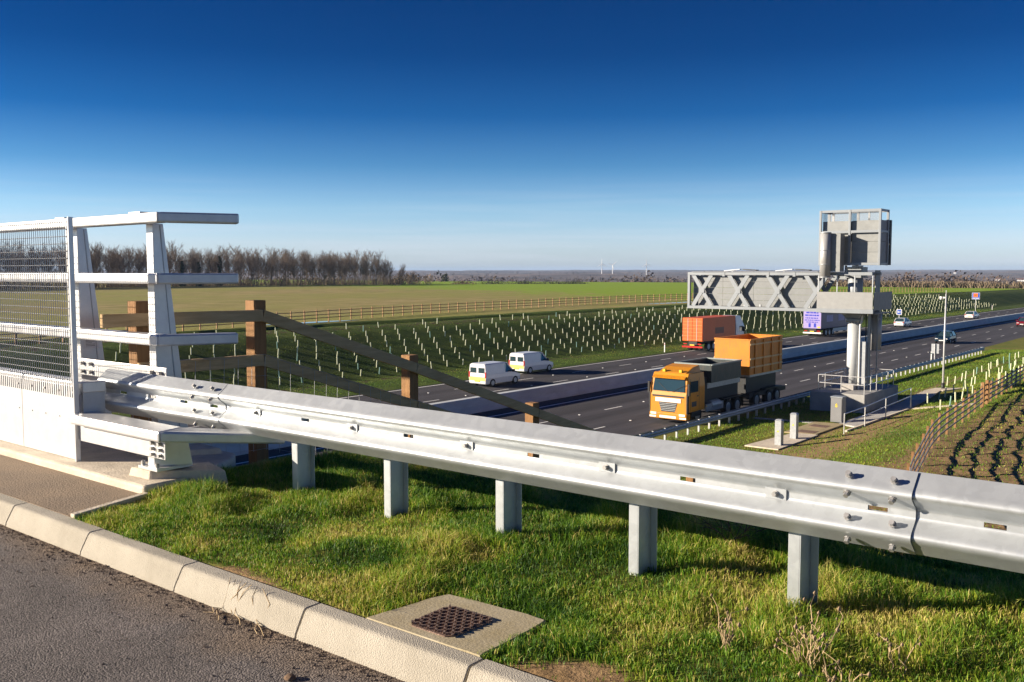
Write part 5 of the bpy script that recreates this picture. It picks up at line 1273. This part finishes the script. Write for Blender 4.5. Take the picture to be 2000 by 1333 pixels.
for sd_ in (21, 22):
    mb = MB(); rr = random.Random(sd_)
    for k in range(900):
        z = rr.uniform(.3, 10.5); r_ = (1.0 + .4 * math.sin(z)) * (1 - z / 16); a = rr.uniform(0, 6.28); c = Vector((math.cos(a) * r_ * rr.uniform(.4, 1.1), math.sin(a) * r_ * rr.uniform(.4, 1.1), z)); s_ = rr.uniform(.18, .4)
        u = Vector((rr.gauss(0, 1), rr.gauss(0, 1), rr.gauss(0, 1))).normalized(); v_ = u.orthogonal().normalized(); w_ = u.cross(v_)
        mb.add([c + v_ * s_, c + w_ * s_, c - v_ * s_, c - w_ * s_], [(0, 1, 2, 3)])
    m = mb.mesh('ivy'); m.materials.append(M['ivy']); iv.append(m)
rt_ = random.Random(8); nt_ = 0
A0, A1 = Vector((-289, 70)), Vector((-325, 328))
dv = (A1 - A0); LL = dv.length; dv.normalize(); nv = Vector((-dv.y, dv.x))
for row in range(5):
    u = rt_.uniform(0, 4)
    while u < LL + (22 if row < 2 else 6):
        p = A0 + dv * (u + rt_.gauss(0, .7)) + nv * (2 + row * 5.0 + rt_.gauss(0, 1.2)); ta, tb = protos[rt_.randrange(6)]
        endf = min(1, max(.30, .50 + (LL - 4 - u) / 34)); s_ = rt_.uniform(.82, 1.1) * endf
        z = float(far_z(p.x, p.y)) - .1
        ivy = row == 0 and 118 < u < 141 and rt_.random() < .75
        t_ = thing('ivy_clad_tree' if ivy else 'bare_tree', 'tall bare tree with a dark ivy-clad trunk in the belt of trees' if ivy else 'slender leafless tree in the belt of bare trees beyond the field', 'tree', (p.x, p.y, z), rt_.uniform(0, 6.28), 'ivy-clad trees in the far tree belt' if ivy else 'bare trees in the far tree belt')
        t_.scale = (s_, s_, s_ * rt_.uniform(.92, 1.08))
        for nm, m in (('trunk', ta), ('crown', tb)): o = bpy.data.objects.new(nm, m); COL.objects.link(o); o.parent = t_
        if ivy: o = bpy.data.objects.new('ivy', iv[rt_.randrange(2)]); COL.objects.link(o); o.parent = t_
        nt_ += 1; u += rt_.uniform(3.9, 5.3)
# scrub under the trees and hedges: masses of fine twigs
def scrub(mb, pts, h0, h1, rr, n_per, w=.22):
    for x, y, z in pts:
        for k in range(n_per):
            b_ = Vector((x + rr.gauss(0, .9), y + rr.gauss(0, .9), z)); h = rr.uniform(h0, h1); t_ = b_ + Vector((rr.gauss(0, .35) * h, rr.gauss(0, .35) * h, h)); a = rr.uniform(0, 3.14); d_ = Vector((math.cos(a), math.sin(a), 0)) * w
            mb.add([b_ - d_, b_ + d_, t_ + d_ * .4, t_ - d_ * .4], [(0, 1, 2, 3)])
rr = random.Random(12); mb = MB(); pts = []
for k in range(700):
    u = rr.uniform(0, LL + 14); p = A0 + dv * u + nv * rr.uniform(1, 26); pts.append((p.x, p.y, float(far_z(p.x, p.y)) - .2))
scrub(mb, pts, .8, 3.8, rr, 14, .07)
M['scrub'] = mat('winter_scrub', (.20, .15, .10), .95, 0, .35, .4)
tag(mb.build('undergrowth', M['scrub']), 'brown winter undergrowth along the foot of the bare tree belt', 'undergrowth', kind='stuff')

def px_dir(px):                     # horizontal bearing of a picture column (2000 wide)
    v = math.atan((px - 1000) / 1830.0); return R(38.95) - v      # angle left of +Y
def bush(px, dist, w, h, label, m_, n_=900, z=None, name='bush', cat='bush', dark=False, leaf=.28):
    a = px_dir(px); x, y = -dist * math.sin(a), dist * math.cos(a); zz = z if z is not None else float(country_z(np.array(dist), np.array(a)))
    t_ = thing(name, label, cat, (x, y, zz)); mb = MB(); rr = random.Random(int(px * 7 + dist))
    for k in range(n_):
        u = Vector((rr.gauss(0, 1), rr.gauss(0, 1), rr.gauss(0, 1))).normalized() * rr.random() ** .4
        c = Vector((x + u.x * w * (.8 + .3 * math.sin(u.y * 7 + px)), y + u.y * w * .6, zz + h * .5 + u.z * h * .55 * (.8 + .25 * math.sin(u.x * 9)))); s_ = rr.uniform(.5, 1) * leaf * h * .3
        n1 = Vector((rr.gauss(0, 1), rr.gauss(0, 1), rr.gauss(0, 1))).normalized(); v_ = n1.orthogonal().normalized(); w_ = n1.cross(v_)
        mb.add([c + v_ * s_, c + w_ * s_, c - v_ * s_ * .6], [(0, 1, 2)])
    mb.build('crown', m_, t_); MB().tube((x, y, zz - 1), (x, y, zz + h * .6), .25, .12, 6).build('trunk', M['bark'], t_)
    return t_
M['bush_brown'] = mat('bush_brown', (.15, .105, .07), .95, 0, .3, .5); M['bush_dark'] = mat('bush_dark', (.05, .055, .028), .95, 0, .3, .5)
bush(802, 520, 9, 7.5, 'rounded brown tree standing beyond the field right of the tree belt', M['bush_brown'], z=-6)
bush(775, 395, 4, 5.5, 'small thin tree at the end of the bare tree belt', M['bush_brown'], 350, z=-5)
bush(870, 620, 3.5, 10, 'dark pointed conifer on the skyline of the field', M['bush_dark'], 400, z=-9)
for px, w in ((905, 9), (965, 12), (1022, 8), (1080, 16), (1122, 10)):
    bush(px, 470, w, 3.2, 'dark hedge bush at the far field edge, %s' % {905: 'leftmost of the row', 965: 'second from the left of the row', 1022: 'third from the left of the row', 1080: 'widest of the row', 1122: 'rightmost of the row'}[px], M['bush_dark'] if px != 905 else M['bush_brown'], 700, z=-6.2, leaf=.5)
# hedge along the right end of the field
hg = thing('field_hedge', 'long brown winter hedge behind the far fence at the right', 'hedge', (-95, 330, -5)); mb = MB(); rr = random.Random(31); pts = []
for k in range(420):
    u = rr.random(); x = -150 + u * 115; y = 385 - 10 * u; pts.append((x + rr.gauss(0, 1.2), y + rr.gauss(0, 1.2), -5.4))
scrub(mb, pts, 1.0, 3.4, rr, 12, .2); mb.build('twigs', M['scrub'], hg)
# scattered woods and hedgerow trees out to the horizon
mb = MB(); rr = random.Random(77)
for k in range(2600):
    a = R(rr.uniform(4, 74)); r_ = 560 + 3600 * rr.random() ** 1.3
    x, y = r_ * math.sin(-a), r_ * math.cos(a)
    if float(fbm(np.array(x / 260.), np.array(y / 260.), 63, 3)) < .50 and rr.random() < .85: continue
    z = float(country_z(np.array(r_), np.array(a))); h = rr.uniform(5, 11); w = rr.uniform(4, 8)
    for j in range(26):
        u = Vector((rr.gauss(0, 1), rr.gauss(0, 1), rr.gauss(0, 1))).normalized() * rr.random() ** .33
        c = Vector((x + u.x * w, y + u.y * w, z + h * .55 + u.z * h * .5)); s_ = rr.uniform(.8, 1.8); n1 = Vector((rr.gauss(0, 1), rr.gauss(0, 1), rr.gauss(0, 1))).normalized(); v_ = n1.orthogonal().normalized(); w_ = n1.cross(v_)
        mb.add([c + v_ * s_, c + w_ * s_, c - v_ * s_ * .6], [(0, 1, 2)])
tag(mb.build('distant_woods', mat('distant_wood', (.10, .072, .056), .95, 0, .4, .02)), 'far-off brown woods and hedgerows reaching to the horizon', 'woods', kind='stuff')
# wind turbines on the horizon
for px, top, ph, lb in ((1175, 27.5, 90, 'white wind turbine on the horizon, leftmost of the three'), (1196, 24.0, 40, 'white wind turbine on the horizon, middle of the three with raised blades'), (1262, 27.0, 95, 'white wind turbine on the horizon, rightmost of the three')):
    a = px_dir(px); r_ = 3300.; x, y = -r_ * math.sin(a), r_ * math.cos(a); z = float(country_z(np.array(r_), np.array(a))) - 3
    t_ = thing('wind_turbine', lb, 'wind turbine', (x, y, z), 0, 'wind turbines on the horizon')
    MB().tube((x, y, z), (x, y, top), 1.6, .95, 10).build('tower', M['plate_white'], t_)
    side = Vector((math.cos(a), math.sin(a), 0)); fw = Vector((math.sin(a), -math.cos(a), 0)); c = Vector((x, y, top)) + fw * 2.4
    MB().bar(Vector((x, y, top + .6)) - fw * 2, c, 1.8, 1.8).build('nacelle', M['plate_white'], t_)
    for k in range(3):
        t0 = R(ph + 120 * k); d_ = side * math.cos(t0) + Vector((0, 0, 1)) * math.sin(t0); MB().tube(c, c + d_ * 7, .9, 1.0, 5).tube(c + d_ * 7, c + d_ * 19.5, 1.0, .3, 5).build('blade', M['plate_white'], t_)
# far white houses
for px, r_, w, lb in ((1948, 2300, 10, 'tiny white house among the far trees at the right'), (1992, 2250, 13, 'tiny white house at the right edge of the far trees'), (1863, 4200, 10, 'tiny pale farm building high among the far woods')):
    a = px_dir(px); x, y = -r_ * math.sin(a), r_ * math.cos(a); z = float(country_z(np.array(r_), np.array(a))) + 1
    h_ = thing('house', lb, 'house', (x, y, z)); MB().box(x - w / 2, x + w / 2, y - 4, y + 4, z - 3, z + 5).build('walls', M['plate_white'], h_)
    MB().loft([[(x - w / 2 - .4, y - 4.4, z + 5), (x - w / 2 - .4, y, z + 8.5), (x - w / 2 - .4, y + 4.4, z + 5)], [(x + w / 2 + .4, y - 4.4, z + 5), (x + w / 2 + .4, y, z + 8.5), (x + w / 2 + .4, y + 4.4, z + 5)]]).build('roof', mat('roof_tile', (.12, .06, .045), .9), h_)
    for k in (-.28, 0, .28): MB().box(x + k * w - .6, x + k * w + .6, y - 4.05, y - 4.01, z + 1.5, z + 3.2).build('window', M['glass'], h_)
# standing rainwater in the field margin
for pts_, nm in (([(-79.5, 133), (-78.4, 138), (-77.8, 150), (-78.6, 156), (-80, 150), (-80.6, 138)], 0), ([(-86.6, 160), (-85.4, 168), (-84.8, 182), (-86.2, 188), (-87.2, 176)], 1), ([(-78.6, 56), (-77.5, 60), (-78.2, 70), (-79.6, 66)], 2)):
    z = max(float(far_z(x, y)) for x, y in pts_) + .01; o = MB().add([(x, y, z) for x, y in pts_], [tuple(range(len(pts_)))]).build('puddle_water', flat('standing_water', (.05, .06, .07), .04), None); o['kind'] = 'structure'

# ================================================================== winter haze: one box of thin air round everything
hz = MB().box(-13000, 13000, -13000, 13000, -34, 54)
hm = bpy.data.materials.new('haze_air'); hm.use_nodes = True; nt = hm.node_tree; nt.nodes.remove(nt.nodes['Principled BSDF'])
pv = nt.nodes.new('ShaderNodeVolumePrincipled'); pv.inputs['Color'].default_value = (.48, .68, 1.0, 1); pv.inputs['Density'].default_value = 8e-5; pv.inputs['Anisotropy'].default_value = 0.0
nt.links.new(pv.outputs[0], nt.nodes['Material Output'].inputs['Volume'])
tag(hz.build('haze', hm), kind='stuff')
